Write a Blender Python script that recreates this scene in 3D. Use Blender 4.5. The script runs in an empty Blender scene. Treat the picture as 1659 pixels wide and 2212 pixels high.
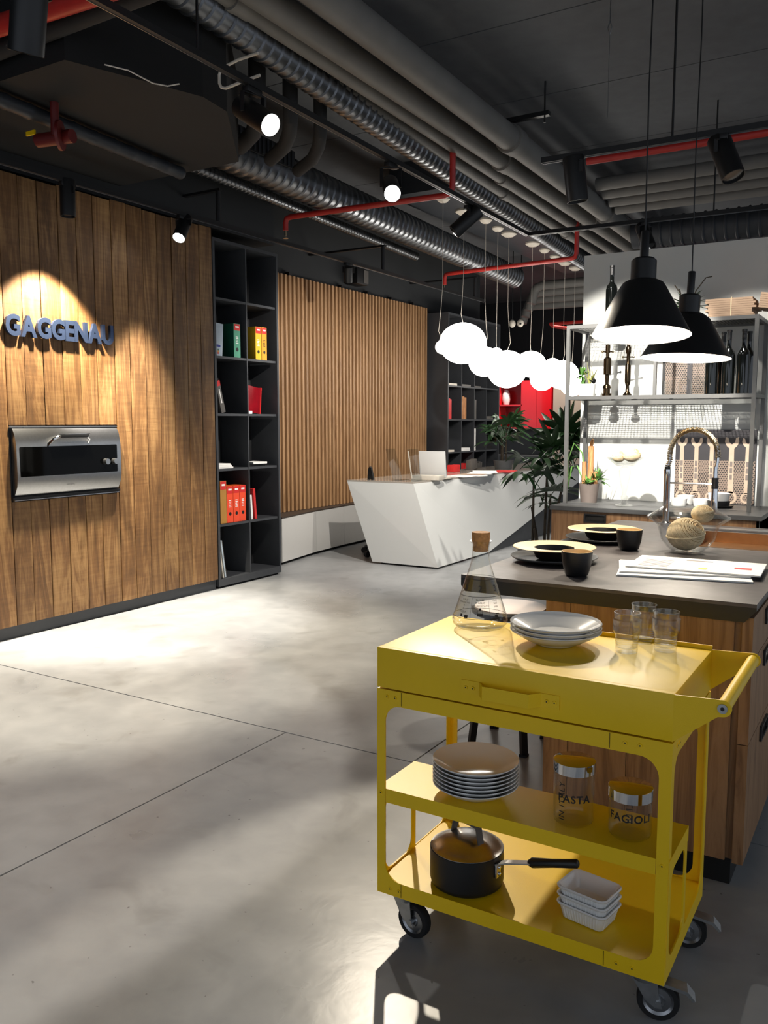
import bpy, bmesh, math, random
from mathutils import Vector, Matrix
R = math.radians; PI = math.pi
scene = bpy.context.scene; COL = scene.collection
random.seed(11)

# ------------------------------------------------------------------ camera
cd = bpy.data.cameras.new('camera'); cd.sensor_fit = 'VERTICAL'
cd.sensor_height = 36.0; cd.sensor_width = 27.0; cd.lens = 36.0 * 1836 / 2212
cd.clip_start = 0.05; cd.clip_end = 100
cam = bpy.data.objects.new('camera', cd); COL.objects.link(cam)
cam.location = (0, 0, 1.55); cam.rotation_euler = (R(90 - 6.032), 0, R(31.254))
scene.camera = cam
# ------------------------------------------------------------------ world, view
w = bpy.data.worlds.new('world'); scene.world = w; w.use_nodes = True
bg = w.node_tree.nodes['Background']; bg.inputs[0].default_value = (0.80, 0.88, 1.0, 1); bg.inputs[1].default_value = 0.62
vs = scene.view_settings; vs.view_transform = 'Standard'; vs.look = 'None'; vs.exposure = 0.3; vs.gamma = 1.0
vs.use_curve_mapping = False
try:
    scene.cycles.use_denoising = True
    scene.cycles.max_bounces = 8; scene.cycles.transparent_max_bounces = 24
    scene.cycles.caustics_reflective = False; scene.cycles.caustics_refractive = False
    scene.cycles.sample_clamp_indirect = 4.0
except Exception: pass

def spot_light(loc, target, power, angle, blend=.15, col=(1, .93, .82), radius=.035):
    l = bpy.data.lights.new('spot_light', 'SPOT'); l.energy = power; l.spot_size = R(angle); l.spot_blend = blend
    l.color = col; l.shadow_soft_size = radius
    o = bpy.data.objects.new('spot_light', l); COL.objects.link(o); o.location = loc
    o.rotation_euler = (Vector(target) - Vector(loc)).to_track_quat('-Z', 'Y').to_euler()
    return o

# ------------------------------------------------------------------ materials
def S(r, g, b):
    f = lambda c: (c / 255 / 12.92) if c / 255 <= .04045 else ((c / 255 + .055) / 1.055) ** 2.4
    return (f(r), f(g), f(b))
def newmat(name):
    m = bpy.data.materials.new(name); m.use_nodes = True
    nt = m.node_tree; return m, nt, nt.nodes['Principled BSDF']
def ND(nt, t, **k):
    n = nt.nodes.new(t)
    for a, v in k.items(): setattr(n, a, v)
    return n
def ramp(nt, stops):
    n = nt.nodes.new('ShaderNodeValToRGB'); e = n.color_ramp.elements
    while len(e) < len(stops): e.new(.5)
    for el, (p, c) in zip(e, stops): el.position = p; el.color = (*c, 1) if len(c) == 3 else c
    return n
def P(name, col, rough=.5, metal=0., var=.08, scale=14., bump=0., bscale=80., spec=.5, coat=0., emis=None, estr=0., aniso=0.):
    m, nt, b = newmat(name); L = nt.links
    tc = ND(nt, 'ShaderNodeTexCoord'); nz = ND(nt, 'ShaderNodeTexNoise'); nz.inputs['Scale'].default_value = scale; nz.inputs['Detail'].default_value = 4
    L.new(tc.outputs['Object'], nz.inputs['Vector'])
    c0 = tuple(max(0, c * (1 - var)) for c in col); c1 = tuple(min(1, c * (1 + var)) for c in col)
    rp = ramp(nt, [(.3, c0), (.7, c1)]); L.new(nz.outputs['Fac'], rp.inputs[0]); L.new(rp.outputs[0], b.inputs['Base Color'])
    b.inputs['Roughness'].default_value = rough; b.inputs['Metallic'].default_value = metal
    b.inputs['Specular IOR Level'].default_value = spec; b.inputs['Coat Weight'].default_value = coat
    if emis: b.inputs['Emission Color'].default_value = (*emis, 1); b.inputs['Emission Strength'].default_value = estr
    if bump:
        n2 = ND(nt, 'ShaderNodeTexNoise'); n2.inputs['Scale'].default_value = bscale; L.new(tc.outputs['Object'], n2.inputs['Vector'])
        bm_ = ND(nt, 'ShaderNodeBump'); bm_.inputs['Strength'].default_value = bump; bm_.inputs['Distance'].default_value = .01
        L.new(n2.outputs['Fac'], bm_.inputs['Height']); L.new(bm_.outputs[0], b.inputs['Normal'])
    return m
def wood(name, c0, c1, c2, stretch=(9, 9, .7), rough=.6, bump=.25, detail=9, cross=0., hue=.12, world=False):
    m, nt, b = newmat(name); L = nt.links
    tc = ND(nt, 'ShaderNodeTexCoord'); oi = ND(nt, 'ShaderNodeObjectInfo')
    ml = ND(nt, 'ShaderNodeVectorMath', operation='SCALE'); ml.inputs['Scale'].default_value = 37.0
    cb = ND(nt, 'ShaderNodeCombineXYZ')
    for i in range(3): L.new(oi.outputs['Random'], cb.inputs[i])
    L.new(cb.outputs[0], ml.inputs[0])
    ad = ND(nt, 'ShaderNodeVectorMath', operation='ADD'); L.new(tc.outputs['Object'], ad.inputs[0]); L.new(ml.outputs[0], ad.inputs[1])
    mp = ND(nt, 'ShaderNodeMapping'); mp.inputs['Scale'].default_value = stretch; L.new(ad.outputs[0], mp.inputs['Vector'])
    n1 = ND(nt, 'ShaderNodeTexNoise'); n1.inputs['Scale'].default_value = 1.0; n1.inputs['Detail'].default_value = detail; n1.inputs['Distortion'].default_value = 1.6; n1.inputs['Roughness'].default_value = .62
    L.new(mp.outputs[0], n1.inputs['Vector'])
    # growth rings: the stretched noise sliced into bands
    mu = ND(nt, 'ShaderNodeMath', operation='MULTIPLY'); mu.inputs[1].default_value = 9.0; L.new(n1.outputs['Fac'], mu.inputs[0])
    fr = ND(nt, 'ShaderNodeMath', operation='PINGPONG'); fr.inputs[1].default_value = 1.0; L.new(mu.outputs[0], fr.inputs[0])
    mp2 = ND(nt, 'ShaderNodeMapping'); mp2.inputs['Scale'].default_value = tuple(s * 9 for s in stretch); L.new(ad.outputs[0], mp2.inputs['Vector'])
    n2 = ND(nt, 'ShaderNodeTexNoise'); n2.inputs['Scale'].default_value = 1.0; n2.inputs['Detail'].default_value = 3; L.new(mp2.outputs[0], n2.inputs['Vector'])
    mx = ND(nt, 'ShaderNodeMix', data_type='FLOAT'); mx.inputs[0].default_value = .55; L.new(fr.outputs[0], mx.inputs[2]); L.new(n2.outputs['Fac'], mx.inputs[3])
    val = mx.outputs[0]
    if cross:
        mp3 = ND(nt, 'ShaderNodeMapping'); mp3.inputs['Scale'].default_value = (4., 4., 45.); L.new(ad.outputs[0], mp3.inputs['Vector'])
        n3 = ND(nt, 'ShaderNodeTexNoise'); n3.inputs['Scale'].default_value = 1.; n3.inputs['Detail'].default_value = 4; L.new(mp3.outputs[0], n3.inputs['Vector'])
        m3 = ND(nt, 'ShaderNodeMix', data_type='FLOAT'); m3.inputs[0].default_value = cross; L.new(val, m3.inputs[2]); L.new(n3.outputs['Fac'], m3.inputs[3]); val = m3.outputs[0]
        n4 = ND(nt, 'ShaderNodeTexNoise'); n4.inputs['Scale'].default_value = 1.7; n4.inputs['Detail'].default_value = 3; L.new(ad.outputs[0], n4.inputs['Vector'])
        m4 = ND(nt, 'ShaderNodeMix', data_type='FLOAT'); m4.inputs[0].default_value = .4; L.new(val, m4.inputs[2]); L.new(n4.outputs['Fac'], m4.inputs[3]); val = m4.outputs[0]
    rp = ramp(nt, [(.18, c0), (.48, c1), (.85, c2)]); L.new(val, rp.inputs[0])
    hs = ND(nt, 'ShaderNodeHueSaturation'); L.new(rp.outputs[0], hs.inputs['Color'])
    mr = ND(nt, 'ShaderNodeMapRange'); mr.inputs[3].default_value = 1 - hue; mr.inputs[4].default_value = 1 + hue; L.new(oi.outputs['Random'], mr.inputs[0]); L.new(mr.outputs[0], hs.inputs['Value'])
    L.new(hs.outputs[0], b.inputs['Base Color']); b.inputs['Roughness'].default_value = rough
    bp = ND(nt, 'ShaderNodeBump'); bp.inputs['Strength'].default_value = bump; bp.inputs['Distance'].default_value = .006
    L.new(val, bp.inputs['Height']); L.new(bp.outputs[0], b.inputs['Normal'])
    return m
def glass(name, tint=(.96, .97, .96), ior=1.45, rough=.0):
    m = bpy.data.materials.new(name); m.use_nodes = True; nt = m.node_tree; nt.nodes.clear(); L = nt.links
    o = ND(nt, 'ShaderNodeOutputMaterial'); t = ND(nt, 'ShaderNodeBsdfTransparent'); g = ND(nt, 'ShaderNodeBsdfGlossy')
    t.inputs[0].default_value = (*tint, 1); g.inputs['Roughness'].default_value = rough
    f = ND(nt, 'ShaderNodeFresnel'); mx = ND(nt, 'ShaderNodeMixShader')
    ge = ND(nt, 'ShaderNodeNewGeometry'); mi = ND(nt, 'ShaderNodeMix', data_type='FLOAT'); mi.inputs[2].default_value = ior; mi.inputs[3].default_value = 1 / ior   # same reflectance from either side of the wall
    L.new(ge.outputs['Backfacing'], mi.inputs[0]); L.new(mi.outputs[0], f.inputs[0])
    nz = ND(nt, 'ShaderNodeTexNoise'); nz.inputs['Scale'].default_value = 30
    bp = ND(nt, 'ShaderNodeBump'); bp.inputs['Strength'].default_value = .03; L.new(nz.outputs[0], bp.inputs['Height'])
    L.new(bp.outputs[0], g.inputs['Normal']); L.new(f.outputs[0], mx.inputs[0]); L.new(t.outputs[0], mx.inputs[1]); L.new(g.outputs[0], mx.inputs[2]); L.new(mx.outputs[0], o.inputs[0])
    return m
def emit(name, col, s):
    m = bpy.data.materials.new(name); m.use_nodes = True; nt = m.node_tree; nt.nodes.clear()
    o = ND(nt, 'ShaderNodeOutputMaterial'); e = ND(nt, 'ShaderNodeEmission'); e.inputs[0].default_value = (*col, 1); e.inputs[1].default_value = s
    nt.links.new(e.outputs[0], o.inputs[0]); return m

def concrete(name, dark, light, r0, r1, sc=1.0, stain=True):
    m, nt, b = newmat(name); L = nt.links
    g = ND(nt, 'ShaderNodeNewGeometry')
    def nz(s, d, dist=0.):
        n = ND(nt, 'ShaderNodeTexNoise'); n.inputs['Scale'].default_value = s * sc; n.inputs['Detail'].default_value = d; n.inputs['Distortion'].default_value = dist
        L.new(g.outputs['Position'], n.inputs['Vector']); return n.outputs['Fac']
    a = nz(.9, 6, .6); c = nz(7, 5, .3)
    mx = ND(nt, 'ShaderNodeMix', data_type='FLOAT'); mx.inputs[0].default_value = .3; L.new(a, mx.inputs[2]); L.new(c, mx.inputs[3])
    rp = ramp(nt, [(.33, dark), (.66, light)]); L.new(mx.outputs[0], rp.inputs[0])
    out = rp.outputs[0]
    if stain:
        s = nz(3.1, 4, .8); sr = ramp(nt, [(.27, (.72, .71, .69)), (.42, (1, 1, 1))]); L.new(s, sr.inputs[0])
        mm = ND(nt, 'ShaderNodeMix', data_type='RGBA', blend_type='MULTIPLY'); mm.inputs[0].default_value = .7
        L.new(out, mm.inputs[6]); L.new(sr.outputs[0], mm.inputs[7]); out = mm.outputs[2]
        sp = nz(38, 1); s2 = ramp(nt, [(.20, (.35, .34, .33)), (.24, (1, 1, 1))]); L.new(sp, s2.inputs[0])
        m2 = ND(nt, 'ShaderNodeMix', data_type='RGBA', blend_type='MULTIPLY'); m2.inputs[0].default_value = .8
        L.new(out, m2.inputs[6]); L.new(s2.outputs[0], m2.inputs[7]); out = m2.outputs[2]
    L.new(out, b.inputs['Base Color']); b.inputs['Specular IOR Level'].default_value = .36
    mr = ND(nt, 'ShaderNodeMapRange'); mr.inputs[1].default_value = .3; mr.inputs[2].default_value = .7; mr.inputs[3].default_value = r0; mr.inputs[4].default_value = r1
    L.new(a, mr.inputs[0]); L.new(mr.outputs[0], b.inputs['Roughness'])
    bp = ND(nt, 'ShaderNodeBump'); bp.inputs['Strength'].default_value = .06; bp.inputs['Distance'].default_value = .02; L.new(c, bp.inputs['Height']); L.new(bp.outputs[0], b.inputs['Normal'])
    return m
def perforated(name, base, hole, sc=60.):
    m, nt, b = newmat(name); L = nt.links
    tc = ND(nt, 'ShaderNodeTexCoord'); sx = ND(nt, 'ShaderNodeSeparateXYZ'); L.new(tc.outputs['Object'], sx.inputs[0])
    def M_(op, a, v=None):
        n = ND(nt, 'ShaderNodeMath', operation=op)
        if hasattr(a, 'is_linked'): L.new(a, n.inputs[0])
        else: n.inputs[0].default_value = a
        if v is not None:
            if hasattr(v, 'is_linked'): L.new(v, n.inputs[1])
            else: n.inputs[1].default_value = v
        return n.outputs[0]
    z = M_('MULTIPLY', sx.outputs['Z'], sc * 1.15); row = M_('FLOOR', z); off = M_('MULTIPLY', M_('MODULO', row, 2.0), .5)
    x = M_('ADD', M_('MULTIPLY', sx.outputs['X'], sc), off)
    fx = M_('SUBTRACT', M_('FRACT', x), .5); fz = M_('SUBTRACT', M_('FRACT', z), .5)
    d = M_('SQRT', M_('ADD', M_('MULTIPLY', fx, fx), M_('MULTIPLY', fz, fz)))
    rp = ramp(nt, [(.28, hole), (.34, base)]); L.new(d, rp.inputs[0]); L.new(rp.outputs[0], b.inputs['Base Color']); b.inputs['Roughness'].default_value = .5
    return m

M = {}
M['floor'] = concrete('floor_concrete', S(136, 138, 140), S(168, 169, 169), .24, .44)
M['joint'] = P('joint_dark', S(45, 40, 38), .9)
M['ceil'] = concrete('ceiling_grey', S(82, 84, 87), S(100, 102, 105), .8, .95, 1.2, False)
M['dark'] = P('dark_wall_paint', S(34, 36, 38), .75, var=.1, scale=3)
M['soffit'] = P('soffit_black', S(17, 17, 17), .85)
M['valvered'] = P('dimmed_red_paint', S(96, 22, 20), .5)  # darker copy of the red: the valve's dim light is in the colour
M['white_wall'] = P('white_partition_paint', S(206, 208, 204), .7, var=.02, scale=4)
M['plank'] = wood('rustic_plank_wood', S(54, 36, 19), S(118, 83, 47), S(186, 146, 94), (6, 6, .5), .55, 1.0, 8, .3, .2)
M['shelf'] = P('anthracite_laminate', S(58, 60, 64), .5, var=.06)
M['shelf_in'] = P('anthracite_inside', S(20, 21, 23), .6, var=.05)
M['slat'] = wood('slat_oak', S(132, 97, 64), S(164, 125, 86), S(184, 145, 104), (14, 14, .6), .55, .15, 6, 0, .08)
M['slatback'] = wood('slat_back_wood', S(62, 34, 16), S(84, 50, 24), S(100, 62, 32), (8, 8, .6), .8, .1, 5, 0, .05)
M['oak'] = wood('oak_front', S(112, 80, 52), S(140, 104, 70), S(156, 120, 84), (10, 10, .6), .55, .15, 8, 0, .05)
M['gloss_white'] = P('gloss_white_lacquer', S(206, 204, 200), .16, var=.015, scale=2)
M['desk_white'] = P('desk_white_lacquer', S(212, 213, 210), .2, var=.01, scale=2)
M['desk_top'] = P('desk_top_gloss', S(176, 168, 158), .08, var=.01, scale=2)  # white top toned brownish: the slats' reflection is put into the colour
M['desk_grey'] = P('desk_base_grey', S(74, 76, 78), .45)
M['bench_top'] = P('bench_brown_top', S(66, 56, 50), .5)
M['worktop'] = concrete('slate_worktop', S(58, 54, 54), S(96, 90, 89), .32, .5, 2.2, False)
M['counter'] = P('counter_dark_top', S(70, 71, 72), .45, var=.08)
M['black'] = P('black_metal', S(18, 18, 19), .45, var=.1)
M['blackgloss'] = P('black_gloss', S(10, 10, 11), .12, var=.05)
M['rubber'] = P('black_rubber', S(16, 16, 17), .75)
M['steel'] = P('brushed_steel', S(186, 186, 186), .3, 1., .05, 60, .05, 300)
M['chrome'] = P('chrome', S(225, 226, 228), .06, 1., .01)
M['bluechrome'] = P('brushed_letter_steel', S(72, 86, 116), .34, .75, .05)
M['galv'] = P('galvanised_steel', S(150, 152, 155), .3, 1., .12, 9)
M['zinc'] = P('zinc_plate', S(176, 178, 180), .33, 1., .12, 40)
M['duct'] = P('spiral_duct_steel', S(120, 122, 125), .34, .95, .15, 6)
M['ductdark'] = P('painted_dark_duct', S(52, 55, 60), .5, .4, .1, 6)
M['pipe'] = P('grey_pipe_paint', S(108, 106, 102), .65, 0, .08, 5)
M['pipedark'] = P('dark_pipe_insulation', S(30, 30, 31), .8, 0, .1, 5)
M['red'] = P('red_pipe_paint', S(176, 42, 36), .4, 0, .08)
M['redlac'] = P('red_lacquer', S(214, 24, 34), .15, 0, .04, 3, coat=.4)
M['reddark'] = P('red_inside', S(150, 16, 26), .4)
M['yellow'] = P('yellow_powder_coat', S(240, 198, 8), .42, 0, .03, 4, .06, 500)
M['white'] = P('white_porcelain', S(226, 226, 224), .12, 0, .01)
M['cream'] = P('cream_glaze', S(232, 206, 160), .35, 0, .04)
M['stone'] = P('dark_stoneware', S(46, 38, 32), .45, 0, .15)
M['blackcup'] = P('matt_black_stoneware', S(20, 20, 21), .5)
M['greyplate'] = P('grey_stoneware', S(84, 84, 84), .4)
M['cork'] = P('cork', S(186, 136, 84), .8, 0, .25, 90, .3, 200)
M['paper'] = P('newsprint', S(238, 236, 232), .8, 0, .03, 30)
M['kraft'] = P('kraft_paper', S(156, 132, 110), .85, 0, .12, 12)
M['ink'] = P('print_ink', S(28, 26, 24), .6)
M['twinecore'] = P('jute_core', S(184, 154, 112), .9, 0, .2, 60)
M['twine'] = P('jute_twine', S(232, 212, 174), .85, 0, .18, 60, .3, 200)
M['brass'] = P('bronze_metal', S(84, 70, 52), .22, 1., .08)
M['gold'] = P('brass_metal', S(206, 190, 160), .22, 1., .05)
M['copper'] = P('copper_sink', S(192, 150, 108), .32, 1., .1)
M['greyframe'] = P('grey_rack_metal', S(112, 112, 110), .4, .6, .06)
M['bottle'] = P('dark_bottle_glass', S(8, 10, 9), .08, 0, .05, coat=.6)
M['leaf'] = P('palm_leaf', S(30, 58, 28), .45, 0, .3, 8)
M['leaf2'] = P('succulent_leaf', S(88, 132, 62), .45, 0, .25, 20)
M['leaf3'] = P('pale_blade_leaf', S(158, 160, 86), .5, 0, .2, 20)
M['stem'] = P('palm_stem', S(48, 40, 28), .8, 0, .3, 30)
M['pot'] = P('taupe_pot', S(112, 102, 96), .6, 0, .06)
M['soil'] = P('soil', S(40, 30, 22), .95, 0, .3, 60)
M['bark'] = wood('branch_wood', S(120, 76, 40), S(176, 120, 72), S(206, 154, 104), (12, 12, 2), .7, .4)
M['glass'] = glass('clear_glass', (.97, .975, .97), 1.36)
M['glassthick'] = glass('thick_clear_glass', (.93, .935, .93), 1.62)
M['ribglass'] = glass('ribbed_glass', (.95, .955, .945), 1.8)
M['darkglass'] = P('black_oven_glass', S(4, 4, 4), .05, 0, .05, spec=.1)
M['acrylic'] = glass('clear_acrylic', (.9, .92, .93), 1.5, .02)
M['globe'] = emit('lit_opal_glass', (1, .95, .87), 9.0)
M['lens'] = emit('lit_lens', (1, .97, .92), 30)
M['lensB'] = emit('lit_lens_bright', (.97, .98, 1), 60)
M['lensoff'] = P('lens_dark', S(40, 42, 44), .15)
M['shadein'] = P('white_shade_inside', S(240, 238, 232), .5)
M['bulb'] = emit('lit_bulb', (1, .93, .82), 45)
M['offwhite'] = P('off_white_plastic', S(214, 206, 192), .5)
M['orange'] = P('orange_binder', S(226, 92, 34), .45, 0, .04)
M['redorange'] = P('red_orange_binder', S(236, 78, 44), .45, 0, .04)
M['amber'] = P('amber_binder', S(226, 150, 28), .45, 0, .04)
M['yellowb'] = P('yellow_binder', S(222, 178, 30), .45, 0, .05)
M['ochre'] = P('ochre_binder', S(178, 128, 58), .5, 0, .05)
M['teal'] = P('teal_spine', S(78, 150, 122), .45, 0, .05)
M['green'] = P('dark_green_cover', S(22, 84, 66), .45, 0, .08)
M['redlabel'] = P('red_label', S(206, 40, 40), .5)
M['paleblue'] = P('pale_blue_sheet', S(196, 210, 222), .6, 0, .04)
M['blue'] = P('blue_print', S(52, 66, 160), .5)
M['darkred'] = P('dark_red_cover', S(132, 14, 26), .2, 0, .2, 9)
M['bookgrey'] = P('grey_book', S(88, 84, 80), .5)
M['beige'] = P('beige_lacquer', S(176, 158, 144), .3, 0, .04, 3)
M['bluewall'] = P('blue_panel', S(38, 96, 160), .5, 0, .1, 2)
M['greenwall'] = P('green_panel', S(56, 110, 84), .5, 0, .1, 2)
M['print'] = perforated('perforated_print', S(128, 112, 100), S(24, 22, 22), 62.)
M['charcoal'] = P('charcoal_print', S(44, 42, 46), .5, 0, .2, 5)
M['wrench'] = P('wrench_steel', S(190, 170, 150), .4, .3, .12, 12)

# ------------------------------------------------------------------ mesh helpers
class MB:
    def __init__(s): s.v = []; s.f = []
    def add(s, vs, fs):
        n = len(s.v); s.v += [tuple(p) for p in vs]; s.f += [tuple(i + n for i in f) for f in fs]; return s
    def box(s, x0, x1, y0, y1, z0, z1):
        return s.add([(x0, y0, z0), (x1, y0, z0), (x1, y1, z0), (x0, y1, z0), (x0, y0, z1), (x1, y0, z1), (x1, y1, z1), (x0, y1, z1)],
                     [(0, 3, 2, 1), (4, 5, 6, 7), (0, 1, 5, 4), (1, 2, 6, 5), (2, 3, 7, 6), (3, 0, 4, 7)])
    def ring(s, c, ax, u, w_, r, n, ph=0): return [c + u * (r * math.cos(ph + 2 * PI * i / n)) + w_ * (r * math.sin(ph + 2 * PI * i / n)) for i in range(n)]
    def cyl(s, p, q, r0, r1=None, n=16, caps=True):
        r1 = r0 if r1 is None else r1; p = Vector(p); q = Vector(q); ax = (q - p).normalized()
        u = ax.orthogonal().normalized(); w_ = ax.cross(u)
        vs = s.ring(p, ax, u, w_, r0, n) + s.ring(q, ax, u, w_, r1, n)
        fs = [(i, (i + 1) % n, n + (i + 1) % n, n + i) for i in range(n)]
        if caps: fs += [tuple(range(n))[::-1], tuple(range(n, 2 * n))]
        return s.add(vs, fs)
    def tube(s, pts, r, n=8, closed=False, caps=True):
        pts = [Vector(p) for p in pts]; m = len(pts); rr = r if isinstance(r, (list, tuple)) else [r] * m
        vs = []; u = None
        for i, p in enumerate(pts):
            a = pts[(i - 1) % m] if (i or closed) else p; b = pts[(i + 1) % m] if (i < m - 1 or closed) else p
            t = (b - a).normalized()
            u = t.orthogonal().normalized() if u is None else (u - t * u.dot(t)).normalized()
            vs += s.ring(p, t, u, t.cross(u), rr[i], n)
        fs = []
        for i in range(m if closed else m - 1):
            j = (i + 1) % m
            fs += [(i * n + k, i * n + (k + 1) % n, j * n + (k + 1) % n, j * n + k) for k in range(n)]
        if caps and not closed: fs += [tuple(range(n))[::-1], tuple(range((m - 1) * n, m * n))]
        return s.add(vs, fs)
    def lathe(s, prof, n=32, c=(0, 0, 0), close=False):
        cx, cy, cz = c; vs = []; idx = []
        for r, z in prof:
            if r < 1e-6: idx.append([len(vs)] * n); vs.append((cx, cy, cz + z))
            else:
                idx.append(list(range(len(vs), len(vs) + n)))
                vs += [(cx + r * math.cos(2 * PI * k / n), cy + r * math.sin(2 * PI * k / n), cz + z) for k in range(n)]
        fs = []
        rng = list(zip(idx, idx[1:])) + ([(idx[-1], idx[0])] if close else [])
        for a, b in rng:
            for k in range(n):
                f = [a[k], a[(k + 1) % n], b[(k + 1) % n], b[k]]; g = []
                for i in f:
                    if i not in g: g.append(i)
                if len(g) > 2: fs.append(tuple(g))
        return s.add(vs, fs)
    def prism(s, poly, axis, a, b):
        # poly in the plane left over by axis: 'x' -> (y,z), 'y' -> (x,z), 'z' -> (x,y)
        f = {'x': lambda p, t: (t, p[0], p[1]), 'y': lambda p, t: (p[0], t, p[1]), 'z': lambda p, t: (p[0], p[1], t)}[axis]
        n = len(poly); vs = [f(p, a) for p in poly] + [f(p, b) for p in poly]
        return s.add(vs, [tuple(range(n))[::-1], tuple(range(n, 2 * n))] + [(i, (i + 1) % n, n + (i + 1) % n, n + i) for i in range(n)])
    def bar(s, p, q, wd, h, up=(0, 0, 1)):
        p = Vector(p); q = Vector(q); t = (q - p).normalized(); up = Vector(up)
        if abs(t.dot(up)) > .99: up = Vector((1, 0, 0))
        sd = t.cross(up).normalized(); u2 = sd.cross(t)
        vs = [c + sd * (a * wd / 2) + u2 * (b * h / 2) for c in (p, q) for a, b in ((-1, -1), (1, -1), (1, 1), (-1, 1))]
        return s.add(vs, [(0, 1, 2, 3), (7, 6, 5, 4), (0, 4, 5, 1), (1, 5, 6, 2), (2, 6, 7, 3), (3, 7, 4, 0)])
    def sphere(s, c, r, n=24, m=12, sc=(1, 1, 1)):
        prof = [(r * math.sin(PI * i / m), -r * math.cos(PI * i / m)) for i in range(m + 1)]
        k = len(s.v); s.lathe(prof, n)
        for i in range(k, len(s.v)):
            x, y, z = s.v[i]; s.v[i] = (c[0] + x * sc[0], c[1] + y * sc[1], c[2] + z * sc[2])
        return s
    def xf(s, mt):
        s.v = [tuple(mt @ Vector(p)) for p in s.v]; return s
    def build(s, name, mat, parent=None, loc=None, rz=0., smooth=38, bevel=0., kind=None):
        me = bpy.data.meshes.new(name); me.from_pydata(s.v, [], s.f)
        bm = bmesh.new(); bm.from_mesh(me); bmesh.ops.recalc_face_normals(bm, faces=bm.faces)
        if bevel: bmesh.ops.bevel(bm, geom=[e for e in bm.edges if e.is_manifold and e.calc_face_angle(0) > .6], offset=bevel, segments=2, affect='EDGES', profile=.6)
        bm.to_mesh(me); bm.free(); me.update()
        if smooth:
            me.shade_smooth(); me.set_sharp_from_angle(angle=R(smooth))
        me.materials.append(M[mat]); o = bpy.data.objects.new(name, me); COL.objects.link(o)
        if parent: o.parent = parent
        if loc: o.location = loc
        if rz: o.rotation_euler = (0, 0, rz)
        if kind: o['kind'] = kind
        return o
def tag(o, label, cat, group=None):
    o['label'] = label; o['category'] = cat
    if group: o['group'] = group
    return o
def T(name, label, cat, loc=(0, 0, 0), rz=0., group=None):
    o = bpy.data.objects.new(name, None); o.empty_display_size = .05; COL.objects.link(o); o.location = loc; o.rotation_euler = (0, 0, rz)
    return tag(o, label, cat, group)
def struct(o): o['kind'] = 'structure'; return o
def copy_tree(o, parent=None):
    c = o.copy(); COL.objects.link(c); c.parent = parent
    for ch in list(o.children): copy_tree(ch, c)
    return c
def link_copy(src, parent=None, loc=None):
    c = src.copy(); COL.objects.link(c)
    if parent: c.parent = parent
    if loc is not None: c.location = loc
    return c
def plate(outer, holes, th, axis, pos):
    """sheet with holes; outer/holes are 2-D loops in the plane left over by axis, extruded from pos by th"""
    f = {'x': lambda p, t: (t, p[0], p[1]), 'y': lambda p, t: (p[0], t, p[1]), 'z': lambda p, t: (p[0], p[1], t)}[axis]
    bm = bmesh.new(); es = []
    for lp in [outer] + holes:
        vs = [bm.verts.new(f(p, pos)) for p in lp]
        es += [bm.edges.new((vs[i], vs[(i + 1) % len(vs)])) for i in range(len(vs))]
    bmesh.ops.triangle_fill(bm, edges=es, use_beauty=True, use_dissolve=False)
    fs = list(bm.faces); r = bmesh.ops.extrude_face_region(bm, geom=fs)
    d = {'x': Vector((th, 0, 0)), 'y': Vector((0, th, 0)), 'z': Vector((0, 0, th))}[axis]
    bmesh.ops.translate(bm, vec=d, verts=[e for e in r['geom'] if isinstance(e, bmesh.types.BMVert)])
    bm.verts.index_update(); m = MB()
    m.add([v.co[:] for v in bm.verts], [tuple(v.index for v in fc.verts) for fc in bm.faces]); bm.free(); return m
def rrect(x0, x1, y0, y1, r, n=6):
    pts = []
    for cx, cy, a0 in ((x1 - r, y1 - r, 0), (x0 + r, y1 - r, 90), (x0 + r, y0 + r, 180), (x1 - r, y0 + r, 270)):
        pts += [(cx + r * math.cos(R(a0 + 90 * i / n)), cy + r * math.sin(R(a0 + 90 * i / n))) for i in range(n + 1)]
    return pts
def loft(rings, cap0=True, cap1=True):
    m = MB(); n = len(rings[0]); fs = []; vs = [p for r in rings for p in r]
    for i in range(len(rings) - 1): fs += [(i * n + k, i * n + (k + 1) % n, (i + 1) * n + (k + 1) % n, (i + 1) * n + k) for k in range(n)]
    if cap0: fs.append(tuple(range(n))[::-1])
    if cap1: fs.append(tuple(range((len(rings) - 1) * n, len(rings) * n)))
    return m.add(vs, fs)
def text_mb(body, size=1., extrude=0., offset=0., align='CENTER', space=1.):
    cu = bpy.data.curves.new('t', 'FONT'); cu.body = body; cu.size = size; cu.extrude = extrude; cu.offset = offset; cu.align_x = align; cu.resolution_u = 4; cu.space_character = space
    ob = bpy.data.objects.new('t', cu); COL.objects.link(ob); dg = bpy.context.evaluated_depsgraph_get()
    me = bpy.data.meshes.new_from_object(ob.evaluated_get(dg)); m = MB()
    m.add([v.co[:] for v in me.vertices], [tuple(p.vertices) for p in me.polygons])
    bpy.data.objects.remove(ob); bpy.data.curves.remove(cu); bpy.data.meshes.remove(me); return m
def wrap_text(m, rfun, z0, th0, slope=1.):
    # lay a flat text mesh (x right, y up) round a vertical surface of revolution, reading from outside, facing angle th0
    out = []
    for x, y, z in m.v:
        zz = z0 + y * slope; r = rfun(zz) + .0008; a = th0 + x / r
        out.append((r * math.cos(a), r * math.sin(a), zz))
    m.v = out; return m

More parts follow.
